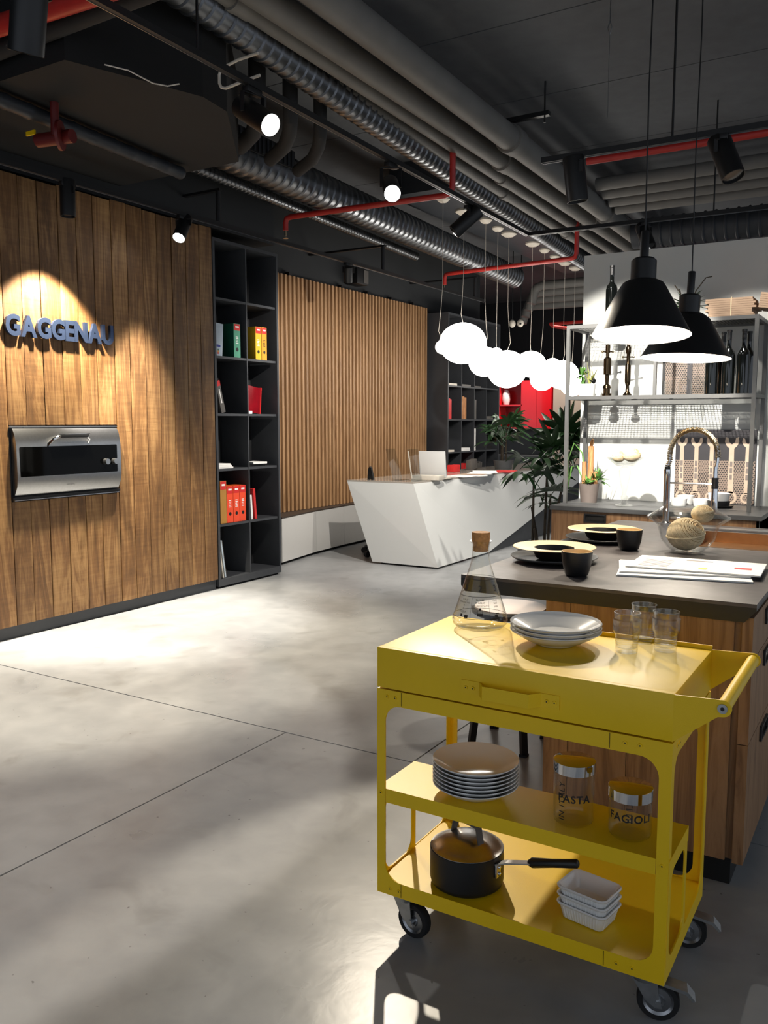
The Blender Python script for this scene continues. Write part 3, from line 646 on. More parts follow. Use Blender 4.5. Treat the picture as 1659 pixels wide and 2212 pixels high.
# ================================================================== FAR KITCHEN
fk = T('red_wall_unit', 'glossy red wall cabinet with open shelf far at the back', 'cabinet', (-7.0, 16.0, 1.42))
MB().box(0, .5, .33, .35, 0, .95).build('back_panel', 'reddark', fk, smooth=0)
for z in (0, .45, .9): MB().box(0, .5, 0, .33, z, z + .03).build('shelf', 'redlac', fk, smooth=0)
MB().box(0, .02, 0, .33, 0, .93).build('side_panel', 'redlac', fk, smooth=0)
MB().box(.48, .5, 0, .33, 0, .95).build('side_panel', 'redlac', fk, smooth=0)
for x in (.503, .813): MB().box(x, x + .305, -.01, .35, 0, .95).build('door', 'redlac', fk, smooth=0)
for k, (x, z, mt, lb) in enumerate(((.1, .48, 'white', 'white porcelain jar on the upper red shelf'), (.1, .03, 'glass', 'clear glass jar on the lower red shelf'))):
    tag(MB().lathe([(0, 0), (.06, 0), (.085, .1), (.075, .22), (.05, .27), (.04, .3), (0, .3)], 20).build('storage_jar', mt, loc=(-7.0 + x, 16.15, 1.42 + z + .001)), lb, 'jar')
tu = T('tall_beige_unit', 'tall beige cabinet right of the red wall unit', 'cabinet', (-5.85, 16.0, 0))
for i in range(2): MB().box(.36 * i, .355 + .36 * i, 0, .6, .1, 2.3).build('door', 'beige', tu, smooth=0)
MB().box(0, .72, .05, .6, 0, .1).build('plinth', 'soffit', tu, smooth=0)
cl = T('white_column', 'round pale column behind the palm', 'column', (-4.6, 15.2, 0)); MB().cyl((0, 0, .15), (0, 0, 4.29), .22, n=32).build('shaft', 'white_wall', cl); MB().cyl((0, 0, 0), (0, 0, .15), .25, n=32).build('base', 'greyframe', cl)
kc = T('far_counter', 'low dark kitchen counter below the red wall unit', 'counter', (-7.0, 15.7, 0)); MB().box(0, 1.1, 0, .65, 0, .86).build('body', 'desk_grey', kc, smooth=0); MB().box(-.02, 1.12, -.02, .67, .86, .9).build('worktop', 'counter', kc, smooth=0)
tag(MB().box(0, 1.15, 0, .03, .9, 1.42).build('splashback', 'counter', loc=(-7.0, 16.32, 0), smooth=0), 'grey splashback between far counter and red wall unit', 'splashback')
bb = T('blue_display_panel', 'blue and green display panel behind the rack post', 'panel', (-4.25, 16.2, 0)); MB().box(0, .34, 0, .05, 0, 2.0).build('panel', 'greenwall', bb, smooth=0); MB().box(.34, .55, 0, .05, 0, 2.0).build('panel', 'bluewall', bb, smooth=0)
tag(MB().box(0, .35, 0, .08, 0, 2.75).build('timber_post', 'oak', loc=(-4.3, 15.0, 0), smooth=0), 'orange timber post behind the rack shelf', 'post')
tag(MB().box(0, 1.0, 0, .04, 0, .26).build('blue_screen', 'bluewall', loc=(-5.3, 18.46, 2.5), smooth=0), 'blue screen glowing far behind the globes', 'screen')
for k, (x, y) in enumerate(((-5.47, 13.0), (-5.33, 13.0))):
    o = T('dome_camera', ('left', 'right')[k] + ' white dome camera hung at the back', 'camera', (x, y, 3.08), 0, 'dome cameras')
    MB().sphere((0, 0, .05), .055, 20, 12, (1, 1, 1.15)).build('housing', 'offwhite', o); MB().cyl((0, 0, .1), (0, 0, 1.21), .008, n=8).build('stem', 'black', o)
    if k: MB().sphere((.02, -.045, .035), .018, 12, 8).build('lens', 'black', o)

# ================================================================== CEILING SERVICES
def lin(y, y0, x0, y1, x1): return x0 + (x1 - x0) * (y - y0) / (y1 - y0)
for k, (y0, x0, y1, x1, r, lb) in enumerate(((4.75, -2.88, 11.3, -3.03, .10, 'thick grey ceiling pipe, rightmost of the bundle'), (4.65, -3.176, 11.32, -3.272, .085, 'grey ceiling pipe second from the right of the bundle'),
        (4.26, -3.33, 11.17, -3.53, .062, 'slim grey ceiling pipe third from the right of the bundle'), (4.17, -3.472, 11.04, -3.736, .06, 'slim grey ceiling pipe nearest the spiral duct'))):
    o = T('ceiling_pipe', lb, 'pipe', (0, 0, 3.9), 0, 'grey pipe bundle along the ceiling')
    a, b = 0.2, 13.75; MB().cyl((lin(a, y0, x0, y1, x1), a, 0), (lin(b, y0, x0, y1, x1), b, 0), r, n=24).build('pipe', 'pipe', o)
    for y in (3.2 + .35 * k, 6.9 + .5 * k, 9.8 + .25 * k):
        x = lin(y, y0, x0, y1, x1); MB().lathe([(r, -.09), (r * 1.14, -.085), (r * 1.14, .02), (r * 1.2, .03), (r * 1.2, .08), (r, .085)], 24).xf(Matrix.Translation((x, y, 0)) @ Matrix.Rotation(R(90), 4, 'X')).build('collar', 'pipe', o)
def duct(label, p, q, r, pitch, mat, ridge=.012, parts=()):
    o = T('spiral_duct', label, 'duct', p, 0, 'ventilation ducts'); p = Vector(p); q = Vector(q); L_ = (q - p).length; n = int(L_ / pitch); pr = [(0, 0)]
    for i in range(n):
        z = i * pitch; pr += [(r, z), (r, z + pitch * .72), (r + ridge, z + pitch * .8), (r + ridge, z + pitch * .92)]
    pr += [(r, n * pitch), (0, n * pitch)]
    MB().lathe(pr, 28).xf((q - p).to_track_quat('Z', 'Y').to_matrix().to_4x4()).build('duct_tube', mat, o, smooth=50); return o
duct('silver spiral duct beside the grey pipe bundle', (-3.24, 1.0, 3.86), (-4.12, 12.8, 3.86), .095, .095, 'duct')
d2 = duct('largest silver spiral duct with a black louvre grille', (-4.72, 4.95, 3.72), (-5.12, 12.3, 3.72), .15, .11, 'duct', .014)
g = MB().bar((.15, .3, .07), (.11, 1.15, .07), .02, .15); g.build('grille_frame', 'black', d2, smooth=0)
for i in range(14):
    t = i / 13; MB().bar((.163 - .04 * t, .34 + .77 * t, .005), (.163 - .04 * t, .34 + .77 * t, .135), .02, .012, (1, 0, 0)).build('louvre', 'ductdark', d2, smooth=0)
duct('thin silver spiral duct above the slat screen', (-5.18, 5.3, 3.68), (-5.50, 9.9, 3.68), .048, .06, 'duct', .006)
duct('thin dark banded duct under the black soffit', (-4.36, 2.2, 3.36), (-4.62, 4.85, 3.36), .042, .17, 'ductdark', .004)
duct('wide dark duct above the pale partition', (-2.9, 10.6, 3.8), (3.0, 10.6, 3.8), .17, .12, 'ductdark', .012)
for i in range(4):
    tag(MB().cyl((-2.85, 8.95 + .24 * i, 4.0 - .03 * i), (4, 8.95 + .24 * i, 4.0 - .03 * i), .065, n=20).build('cross_pipe', 'pipe'), ('nearest', 'second', 'third', 'farthest')[i] + ' grey pipe of the four crossing above the track', 'pipe', 'grey pipes crossing the ceiling')
for i in range(4):
    o = T('bent_pipe', ('nearest', 'second', 'third', 'farthest')[i] + ' of the beige bent pipes at the back', 'pipe', (0, 0, 0), 0, 'beige bent pipes at the back')
    y = 14.0 + .22 * i; z = 3.86 - .08 * i; MB().tube([(-1.2, y, z), (-5.35 - .14 * i, y, z), (-5.45 - .14 * i, y, z - .03), (-5.5 - .14 * i, y, z - .1), (-5.53 - .14 * i, y - .04, z - .3)], .075, 14).build('pipe', 'pipe', o)
# dark flexible bundle by the soffit
for i in range(3):
    o = tag(MB().tube([(-4.4, 5.15 + .36 * i, 3.62), (-4.1, 4.95 + .36 * i, 3.62), (-3.9, 4.75 + .36 * i, 3.63), (-3.82, 4.66 + .36 * i, 3.68), (-3.79, 4.62 + .36 * i, 3.78), (-3.79, 4.62 + .36 * i, 4.27)], .058 - .004 * i, 14).build('insulated_hose', 'pipedark'), ('near', 'middle', 'far')[i] + ' dark insulated hose crossing beside the soffit', 'hose', 'dark insulated hoses')
# red sprinkler pipes
def redpipe(label, pts, r, extra=()):
    o = T('sprinkler_pipe', label, 'pipe', (0, 0, 0), 0, 'red sprinkler pipes'); MB().tube(pts, r, 14).build('pipe', 'red', o, smooth=50)
    for (x, y, z) in extra:
        s_ = MB().cyl((x, y, z), (x, y, z - .05), .012, n=10).build('sprinkler_head', 'gold', o); MB().cyl((x, y, z - .07), (x, y, z - .075), .025, n=14).build('deflector', 'gold', s_); MB().cyl((x, y, z - .05), (x, y, z - .07), .006, n=8).build('stem', 'gold', s_)
    return o
redpipe('red sprinkler pipe crossing below the bright spotlight', [(-3.42, 6.77, 4.2), (-3.42, 6.77, 3.56), (-3.44, 6.77, 3.51), (-3.49, 6.767, 3.5), (-5.10, 6.69, 3.5), (-5.15, 6.69, 3.49), (-5.165, 6.69, 3.45), (-5.165, 6.69, 3.38)], .026, [(-5.165, 6.69, 3.38)])
redpipe('red sprinkler pipe crossing above the globe pendants', [(-3.44, 10.1, 4.2), (-3.44, 10.1, 3.56), (-3.46, 10.1, 3.51), (-3.52, 10.1, 3.5), (-5.2, 10.26, 3.5), (-5.27, 10.26, 3.49), (-5.29, 10.26, 3.44), (-5.29, 10.26, 3.36)], .027, [(-5.29, 10.26, 3.36)])
redpipe('red sprinkler pipe running behind the right track', [(-2.05, 6.2, 3.42), (3.0, 6.2, 3.42)], .026, [(-1.15, 6.2, 3.4)])
redpipe('thin red pipe just above the pale partition', [(-2.68, 10.87, 3.62), (3.0, 11.2, 3.62)], .028)
redpipe('thick red pipe at the top left near the soffit', [(-5.43, 2.80, 3.55), (-2.6, 2.95, 3.55)], .05)
redpipe('red pipe with tee far behind the globes', [(-3.0, 14.6, 3.3), (-5.5, 14.8, 3.3), (-5.6, 15.2, 3.3), (-4.9, 15.6, 3.2)], .03, [(-5.15, 14.8, 3.26)])
tag(MB().tube([(-5.43, 2.99, 3.5), (-2.9, 3.08, 3.6)], .055, 14).build('dark_ceiling_pipe', 'pipedark'), 'dark pipe running beside the thick red pipe', 'pipe')
vv = T('red_valve', 'red sprinkler valve with yellow tag under the soffit', 'valve', (-4.40, 3.46, 3.20)); MB().cyl((-.13, 0, .03), (.12, .05, .03), .04, n=14).build('body', 'valvered', vv); MB().cyl((.06, 0, .03), (.075, .01, .03), .085, n=18).build('flange', 'valvered', vv); MB().cyl((.03, 0, .03), (.03, 0, .22), .025, n=12).build('riser', 'valvered', vv)
MB().box(-.2, -.12, -.03, -.02, .06, .085).build('tag_plate', 'yellow', vv, smooth=0)
cnd = T('cable_conduit', 'bent white flexible conduit beside the lit spotlight', 'conduit', (-3.3, 3.75, 3.42)); MB().tube([(.25, -.02, .09), (.1, -.01, .09), (0, 0, .08), (-.03, 0, .07), (-.045, 0, .045), (-.045, 0, .0), (-.03, 0, -.025), (0, 0, -.035), (.1, .01, -.02), (.22, .03, .0)], .008, 8).build('conduit', 'offwhite', cnd)
tag(MB().tube([(-3.75, 3.3, 3.45), (-3.68, 3.4, 3.44), (-3.62, 3.52, 3.40), (-3.57, 3.58, 3.395), (-3.52, 3.62, 3.41)], .004, 6).build('white_cable', 'offwhite'), 'thin white cable hanging under the ceiling by the soffit', 'cable')

# ---- tracks
def track(label, pts, z):
    o = T('light_track', label, 'track', (0, 0, z), 0, 'black lighting tracks')
    for p, q in zip(pts, pts[1:]):
        MB().bar((*p, 0), (*q, 0), .036, .034).build('rail', 'black', o, smooth=0)
        d = Vector((q[0] - p[0], q[1] - p[1], 0)).normalized() * .01; s_ = Vector((-d.y, d.x, 0))
        MB().bar((p[0] + s_.x, p[1] + s_.y, -.018), (q[0] + s_.x, q[1] + s_.y, -.018), .004, .004).build('rail_lip', 'galv', o, smooth=0)
    return o
tr = track('long black track that turns a corner over the hall', [(-3.02, 1.6), (-3.19, 7.92), (2.0, 8.05)], 3.35)
t2 = track('short black track above the kitchen rack', [(-2.05, 5.31), (2.0, 5.37)], 3.2)
t3 = track('black wall track running along the wood wall', [(-5.05, 2.3), (-5.05, 11.0)], 3.22)
for o, x, y, z in ((tr, -3.04, 2.2, 3.35), (tr, -3.08, 3.3, 3.35), (tr, -1.5, 7.98, 3.35), (t2, -1.25, 5.33, 3.2), (t2, .4, 5.35, 3.2), (t3, -5.05, 5.62, 3.22), (t3, -5.05, 8.3, 3.22), (t3, -5.05, 10.7, 3.22)):
    MB().cyl((x, y, .015), (x, y, (4.29 - z) if o is not t3 else .27), .007 if o is not t3 else .02, n=8).build('hanger_rod', 'black', o)
    if o is t3: MB().box(-5.44 if y < 6.8 else -6.06, x + .03, y - .02, y + .02, .27, .29).build('wall_bracket', 'black', o, smooth=0)
rd = T('pipe_hanger', 'threaded rod hanger holding the grey pipe bundle', 'hanger', (-2.62, 6.83, 4.02)); MB().cyl((0, 0, 0), (0, 0, .27), .008, n=8).build('rod', 'black', rd); MB().box(-.38, .04, -.025, .025, -.0, .035).build('crossbar', 'black', rd, smooth=0); MB().cyl((0, 0, -.05), (0, 0, 0), .008, n=8).build('rod_end', 'black', rd)
hk = T('ceiling_hook', 'thin wire hook hanging from the grey ceiling', 'hook', (-1.6, 5.2, 3.6)); MB().tube([(0, 0, .69), (0, 0, .3), (.012, 0, .26), (0, 0, .22), (-.012, 0, .26), (0, 0, .3)], .003, 6).build('wire', 'galv', hk); MB().cyl((0, 0, -.25), (0, 0, .22), .0015, n=6).build('line', 'galv', hk)
# ---- spotlights
def fixture(label, top, d, ln=.24, r=.055, lens='lensoff', drop=.10):
    top = Vector(top); d = Vector(d).normalized()
    o = T('track_spotlight', label, 'spotlight', top, 0, 'black track spotlights')
    MB().box(-.02, .02, -.06, .06, -.03, 0).build('adapter', 'black', o, bevel=.003)
    c = Vector((0, 0, -drop)); s_ = d.cross(Vector((0, 0, 1)))
    s_ = s_.normalized() if s_.length > .05 else Vector((1, 0, 0))
    for k in (-1, 1): MB().bar(s_ * (k * (r + .006)) + Vector((0, 0, -.028)), c + s_ * (k * (r + .006)), .006, .022).build('yoke_arm', 'black', o, smooth=0)
    MB().bar(s_ * -(r + .009) + Vector((0, 0, -.031)), s_ * (r + .009) + Vector((0, 0, -.031)), .022, .006).build('yoke_bar', 'black', o, smooth=0)
    rot = d.to_track_quat('Z', 'Y').to_matrix().to_4x4(); mt = Matrix.Translation(c - d * (ln * .4)) @ rot
    bd = MB().lathe([(0, 0), (r * .96, 0), (r, .006), (r, ln), (r * .92, ln), (r * .9, ln - .025), (0, ln - .025)], 28).xf(mt).build('body', 'black', o)
    MB().lathe([(0, ln - .02), (r * .86, ln - .02), (r * .86, ln - .012), (0, ln - .008)], 28).xf(mt).build('lens', lens, o)
    return top + c + d * (ln * .6 + .012)
WARM = (1, .88, .70); NEU = (1, .94, .86); COOL = (.96, .98, 1)
tA = (-1.1, 1.9, .4); pA = (-3.085, 3.72, 3.333)
eA = fixture('lit spotlight on the long track facing the cart', pA, (.88, -.2, -.56), .30, .062, 'lens', .13)
pB = (-3.13, 5.25, 3.333); eB = fixture('brightest lit spotlight shining towards the viewer', pB, Vector((-.6, 1.6, .9)) - Vector(pB), .28, .06, 'lensB', .16)
eC = fixture('dark tilted spotlight on the long track above the globes', (-3.18, 6.6, 3.333), (-.75, -.4, -.75), .27, .062)
eD = fixture('left spotlight on the short track above the rack', (-1.83, 5.31, 3.183), (.10, .1, -1), .27, .066, 'lensoff', .1)
eE = fixture('right tilted spotlight on the short track above the rack', (-.96, 5.35, 3.183), (.35, -.2, -.85), .27, .066, 'lensoff', .1)
eI = fixture('spotlight behind the near pendant stem above the partition', (-2.08, 7.95, 3.333), (.4, -.3, -.85), .25, .06)
eF = fixture('large dark spotlight at the top left corner', (-2.63, 2.0, 3.12), (-.35, .12, -1), .30, .06, 'lensoff', .12)
eG = fixture('dark upright spotlight hanging before the wood wall', (-5.05, 4.08, 3.205), (0, -.02, -1), .25, .052, 'lensoff', .08)
eH = fixture('lit small spotlight tilted down along the wood wall', (-5.05, 5.2, 3.205), (.25, -.75, -1), .24, .052, 'lens', .08)
fixture('small dark wall spotlight above the slat screen', (-5.05, 7.6, 3.205), (-.2, .3, -.6), .16, .045)
t4 = track('black track stub at the top left corner', [(-2.63, 1.2), (-2.63, 2.3)], 3.137)
MB().cyl((-2.63, 1.6, .015), (-2.63, 1.6, 4.29 - 3.137), .007, n=8).build('hanger_rod', 'black', t4)
sp = T('wall_speaker', 'dark grey wall speaker above the slat screen', 'speaker', (-5.98, 9.15, 3.36)); MB().box(-.07, .12, -.13, .13, -.1, .1).build('cabinet', 'black', sp, bevel=.02); MB().box(.12, .125, .02, .12, -.08, .08).build('grille', 'bookgrey', sp, smooth=0)
MB().cyl((-.08, 0, 0), (-.05, 0, 0), .04, n=12).build('bracket', 'black', sp)

# ---- light of the fixtures
spot_light(eA, (-.6, 2.2, .5), 60, 40, .25, NEU)
spot_light(eB, (-.9, 2.2, .7), 460, 40, .25, WARM)
spot_light(eC, (-5.5, 8.0, .7), 330, 95, .6, NEU)
spot_light(eI, (-4.35, 9.4, .3), 210, 80, .6, NEU)
spot_light((-4.2, 1.9, 3.9), (-4.2, 1.9, 0), 300, 66, .1, (1, .91, .82))   # hall spotlight above the frame
spot_light((-1.55, 2.9, 3.6), (-1.6, 6.27, 1.42), 1250, 25, .3, NEU)          # rack spotlight above the frame
spot_light((-5.05, 4.075, 2.97), (-5.06, 4.07, 0), 680, 86, .3, (1, .9, .72))
spot_light(eH, (-5.0, 4.7, 0), 600, 56, .7, NEU)
spot_light(eD, (-1.7, 6.2, 1.4), 90, 80, .3, NEU)
spot_light(eE, (-.9, 6.2, 1.3), 60, 70, .3, NEU)
cp = T('desk_clip_stand', 'small black two-pronged stand at the left desk corner', 'stand', (-5.12, 8.12, .903)); MB().prism([(-.03, 0), (-.005, 0), (.0, .06), (.018, .0), (.05, .0), (.02, .135), (.0, .15), (-.02, .12)], 'y', 0, .03).build('prongs', 'black', cp, smooth=0)
# added spots without fixtures, to brighten the far kitchen
for x, y in ((-6.3, 15.0), (-5.6, 15.2)):
    spot_light((x, y, 4.2), (x, 16.2, 1.4), 260, 80, .5, NEU)

# ================================================================== BACK COUNTER + RACK
bc = T('base_cabinet', 'oak base cabinet with black grip handle along the partition', 'cabinet', (-2.045, 5.60, 0))
MB().box(0, 1.33, .025, .665, .1, .945).build('body', 'shelf', bc, smooth=0)
for i, (x0, x1) in enumerate(((.002, .66), (.664, 1.328))):
    for j, (z0, z1) in enumerate(((.70, .948), (.40, .697), (.102, .397))):
        dr = MB().box(x0, x1, 0, .023, z0, z1).build('drawer', 'oak', bc, (0, 0, 0), smooth=0)
        if j == 0 and i == 0:
            plate(rrect(.235, .385, .875, .935, .006, 2), [rrect(.245, .375, .885, .925, .004, 2)], .012, 'y', -.012).build('handle', 'black', dr, smooth=0)
            MB().box(.245, .375, -.004, -.001, .885, .925).build('handle_recess', 'soffit', dr, smooth=0)
MB().box(.02, 1.31, .06, .66, 0, .1).build('plinth', 'soffit', bc, smooth=0)
MB().box(1.312, 1.33, 0, .665, .1, .948).build('end_panel', 'shelf', bc, smooth=0)
tag(MB().box(-2.05, -.70, 5.58, 6.268, .95, .98).build('counter_top', 'counter', smooth=0, bevel=.002), 'thin dark grey counter top under the kitchen rack', 'countertop')
rk = T('kitchen_rack', 'open grey metal rack with mesh shelves on the counter', 'rack', (-2.03, 5.79, .981))
W_, D_, H_ = 1.235, .44, 1.235; q = .024
for x in (0, W_ - q):
    for y in (0, D_ - q): MB().box(x, x + q, y, y + q, 0, H_).build('post', 'greyframe', rk, smooth=0)
for z in (.725, H_ - q):
    for y in (0, D_ - q): MB().box(q, W_ - q, y, y + q, z, z + q).build('rail', 'greyframe', rk, smooth=0)
    for x in (0, W_ - q): MB().box(x, x + q, q, D_ - q, z, z + q).build('rail', 'greyframe', rk, smooth=0)
    g = MB()
    for i in range(58): g.box(q + .0205 * i, q + .0205 * i + .003, q, D_ - q, z + .012, z + .015)
    for i in range(20): g.box(q, W_ - q, q + .0205 * i, q + .0205 * i + .003, z + .015, z + .018)
    g.build('mesh_shelf', 'greyframe', rk, smooth=0, kind='stuff')
MB().box(.60, .62, 0, q, .725 + q, H_ - q).build('post', 'greyframe', rk, smooth=0)
MB().box(q, W_ - q, .012, .02, 0.004, .008).build('foot_rail', 'greyframe', rk, smooth=0)
ZS = .981 + .725 + .0245   # standing height on the shelf rails
# perforated wrench picture panel
wp = T('wrench_panel', 'printed panel of hanging wrenches on perforated metal', 'wall panel', (-1.37, 6.262, .985))
MB().box(0, .53, -.006, .004, 0, .515).build('board', 'charcoal', wp, smooth=0)
MB().box(.002, .528, -.007, -.006, .002, .30).build('perforated_print', 'print', wp, smooth=0)
def wrench(m, cx, s=1., h=.475):
    r = .037 * s; cz = h - .045
    pts = []
    for a in range(-160, 161, 20):   # open jaw ring, gap towards +z
        t = R(a - 90); pts.append((cx + r * math.cos(t), cz + r * math.sin(t)))
    jaw = [p for p in pts if not (abs(p[0] - cx) < r * .52 and p[1] > cz)]
    jaw += [(cx - r * .5, cz + r * .1), (cx, cz - r * .35), (cx + r * .5, cz + r * .1)]
    m.prism([(cx + r * .95, cz + r * .75), (cx + r * .55, cz + r * .6), (cx + r * .45, cz), (cx, cz - r * .4), (cx - r * .45, cz), (cx - r * .55, cz + r * .6), (cx - r * .95, cz + r * .75), (cx - r * 1.05, cz), (cx - r * .75, cz - r * .65), (cx - r * .35, cz - r * 1.0), (cx + r * .35, cz - r * 1.0), (cx + r * .75, cz - r * .65), (cx + r * 1.05, cz)], 'y', -.010, -.006)
    m.prism([(cx - r * .36, cz - r), (cx + r * .36, cz - r), (cx + r * .44, .075), (cx - r * .44, .075)], 'y', -.0105, -.006)
    ro = [(cx + r * math.cos(t * PI / 10), .045 + r * math.sin(t * PI / 10)) for t in range(20)]; ri = [(cx + r * .62 * math.cos(t * PI / 10), .045 + r * .62 * math.sin(t * PI / 10)) for t in range(20)]
    p = plate(ro, [ri], .004, 'y', -.0105); m.add(p.v, p.f)
for cx, s_ in ((.045, .95), (.143, 1.02), (.245, .95), (.375, 1.2), (.478, 1.0)):
    wm = MB(); wrench(wm, cx, s_); wo = wm.build('wrench', 'wrench', wp, smooth=0)
    for k in range(3): MB().box(cx - .008, cx + .008, -.012, -.0105, .17 + .045 * k, .205 + .045 * k).build('stamp', 'pot', wo, smooth=0)
pp = T('perforated_panel', 'small perforated metal picture behind the wine glasses', 'wall panel', (-1.46, 6.262, 1.735)); MB().box(0, .38, -.006, .004, 0, .24).build('board', 'print', pp, smooth=0); MB().box(.15, .185, -.010, -.006, 0, .24).build('dark_handle', 'charcoal', pp, smooth=0); MB().box(-.02, 0, -.008, .004, 0, .24).build('edge_strip', 'black', pp, smooth=0)
# bottles
bprof = [(0, 0), (.036, 0), (.040, .005), (.040, .245), (.034, .272), (.018, .292), (.0145, .305), (.0145, .395), (.0165, .397), (.0165, .41), (0, .41)]
def bottle(label, loc):
    o = T('wine_bottle', label, 'bottle', loc, 0, 'dark wine bottles on the rack'); MB().lathe(bprof[:7] + [(.0145, .345), (0, .345)], 28).build('body', 'bottle', o); MB().lathe([(0, .346), (.0148, .346), (.0148, .395), (.0168, .397), (.0168, .41), (0, .41)], 20).build('capsule', 'black', o)
ZT = .981 + H_ + .001
bottle('single dark wine bottle standing on top of the rack', (-1.775, 5.97, ZT))
for x, y, lb in ((-1.085, 5.90, 'leftmost of the dark wine bottles on the rack shelf, front row'), (-.985, 5.92, 'middle dark wine bottle of the front row on the rack shelf'), (-.895, 5.92, 'rightmost front dark wine bottle beside the rack post'), (-1.04, 6.04, 'left dark wine bottle of the back row on the rack shelf'), (-.885, 6.07, 'right dark wine bottle of the back row on the rack shelf')):
    bottle(lb, (x, y, ZS))
# bronze mills
def mill(label, loc, prof, cross):
    o = T('pepper_mill', label, 'pepper mill', loc, R(20), 'bronze pepper mills'); MB().lathe(prof, 24).build('body', 'brass', o)
    MB().tube([(-.036, 0, cross), (.036, 0, cross)], .0045, 8).build('crank', 'brass', o)
    for s_ in (-1, 1): MB().sphere((.036 * s_, 0, cross), .008, 10, 8).build('crank_ball', 'gold', o)
mill('taller bronze pepper mill with wide cylinder on the rack', (-1.80, 6.0, ZS), [(0, 0), (.034, 0), (.034, .02), (.024, .024), (.024, .055), (.03, .06), (.026, .075), (.012, .09), (.015, .14), (.014, .15), (.026, .154), (.026, .265), (.012, .275), (.012, .3), (.016, .305), (.016, .36), (0, .365)], .312)
mill('slim bronze pepper mill right of the taller one', (-1.655, 6.0, ZS), [(0, 0), (.03, 0), (.03, .012), (.014, .03), (.011, .07), (.018, .09), (.02, .1), (.02, .21), (.012, .225), (.012, .29), (.018, .30), (.018, .335), (.012, .345), (.018, .37), (0, .375)], .27)
# white pot with succulents on the rack shelf
def leafball(o, c, r, n, mat, ln, wd, seed=1, el=(0, 80)):
    rn = random.Random(seed); m = MB()
    for i in range(n):
        az = rn.uniform(0, 360); e = rn.uniform(*el); d = Vector((math.cos(R(az)) * math.cos(R(e)), math.sin(R(az)) * math.cos(R(e)), math.sin(R(e))))
        sd = d.cross(Vector((0, 0, 1))); sd = sd.normalized() if sd.length > .01 else Vector((1, 0, 0))
        leaflet(m, Vector(c) + d * rn.uniform(0, r), d, sd.cross(d).normalized(), ln * rn.uniform(.7, 1.2), wd, rn.uniform(-.1, .3))
    m.build('foliage', mat, o, smooth=60, kind='stuff')
wpt = T('white_planter', 'white pot of succulents at the left of the rack shelf', 'potted plant', (-1.945, 6.0, ZS))
MB().lathe([(0, 0), (.055, 0), (.062, .09), (.056, .09), (.052, .075), (0, .075)], 24).build('pot', 'white', wpt); leafball(wpt, (-.035, 0, .15), .02, 26, 'leaf2', .05, .012, 3, (-20, 80)); leafball(wpt, (-.03, 0, .08), .02, 14, 'leaf2', .05, .01, 4, (30, 90)); leafball(wpt, (.02, 0, .08), .01, 12, 'leaf3', .14, .005, 5, (60, 90)); leafball(wpt, (.055, -.01, .09), .01, 14, 'black', .045, .006, 6, (10, 90))
def tumbler_prof(r, h, t=.003): return [(0, 0), (r * .85, 0), (r * .9, .004), (r, h), (r - t, h), (r * .88 - t, .008), (0, .008)]
for i, (x, y) in enumerate(((-1.53, 6.0), (-1.44, 6.02), (-1.36, 5.98))):
    tag(MB().lathe(tumbler_prof(.036, .10), 24).build('water_tumbler', 'glass', loc=(x, y, ZS)), ('left', 'middle', 'right')[i] + ' clear tumbler of three on the rack shelf', 'glass', 'clear tumblers on the rack')
for i, (x, y) in enumerate(((-1.265, 5.98), (-1.195, 6.04))):
    o = T('wine_glass', ('left', 'right')[i] + ' upturned wine glass before the perforated picture', 'wine glass', (x, y, ZS), 0, 'upturned wine glasses'); MB().lathe([(.036, 0), (.046, .05), (.043, .085), (.02, .125), (.004, .14), (.004, .19), (0, .19)], 28).build('bowl', 'glassthick', o); MB().lathe([(0, .188), (.004, .19), (.034, .2), (.034, .203), (0, .203)], 24).build('foot', 'glassthick', o)
# top of rack: plant + paper bundles
tpl = T('top_planter', 'pot with dark succulent and bare twigs on the rack top', 'potted plant', (-1.27, 6.0, ZT)); MB().lathe([(0, 0), (.05, 0), (.06, .09), (.054, .09), (.05, .075), (0, .075)], 20).build('pot', 'pot', tpl); leafball(tpl, (0, 0, .1), .06, 60, 'leaf', .09, .014, 9, (-10, 70)); leafball(tpl, (-.04, -.03, .09), .02, 18, 'leaf2', .08, .010, 10, (-20, 40))
for k, pts in enumerate(([(0, 0, .09), (.05, 0, .2), (.11, 0, .28), (.15, 0, .285)], [(0, 0, .09), (-.05, 0, .19), (-.09, 0, .25)], [(-.02, 0, .09), (-.06, .02, .22)])): MB().tube(pts, .004, 6).build('twig', 'stem', tpl)
pb = T('kraft_bundle', 'stack of tied kraft paper sheets on the rack top', 'paper bundle', (-.995, 6.0, ZT))
for i in range(9): MB().box(-.13 + random.uniform(-.012, .02), .16 + random.uniform(-.02, .02), -.13, .13, .0135 * i, .0135 * i + .0125).build('sheet', 'kraft', pb, smooth=0)
MB().tube([(.02, -.134, 0), (.02, -.134, .124), (.02, .134, .124), (.02, .134, 0)], .003, 6).build('string', 'twine', pb)
pb2 = T('kraft_bundle', 'second kraft paper bundle overhanging the rack top right', 'paper bundle', (-.715, 5.98, ZT)); 
for i in range(7): MB().box(-.1, .22, -.12, .12, .0135 * i, .0135 * i + .0125).xf(Matrix.Rotation(R(9), 4, 'Y')).xf(Matrix.Translation((0, 0, .035))).build('sheet', 'kraft', pb2, smooth=0)
MB().tube([(.06, -.123, .02), (.075, -.123, .124), (.075, .123, .124), (.06, .123, .02)], .003, 6).build('string', 'twine', pb2)
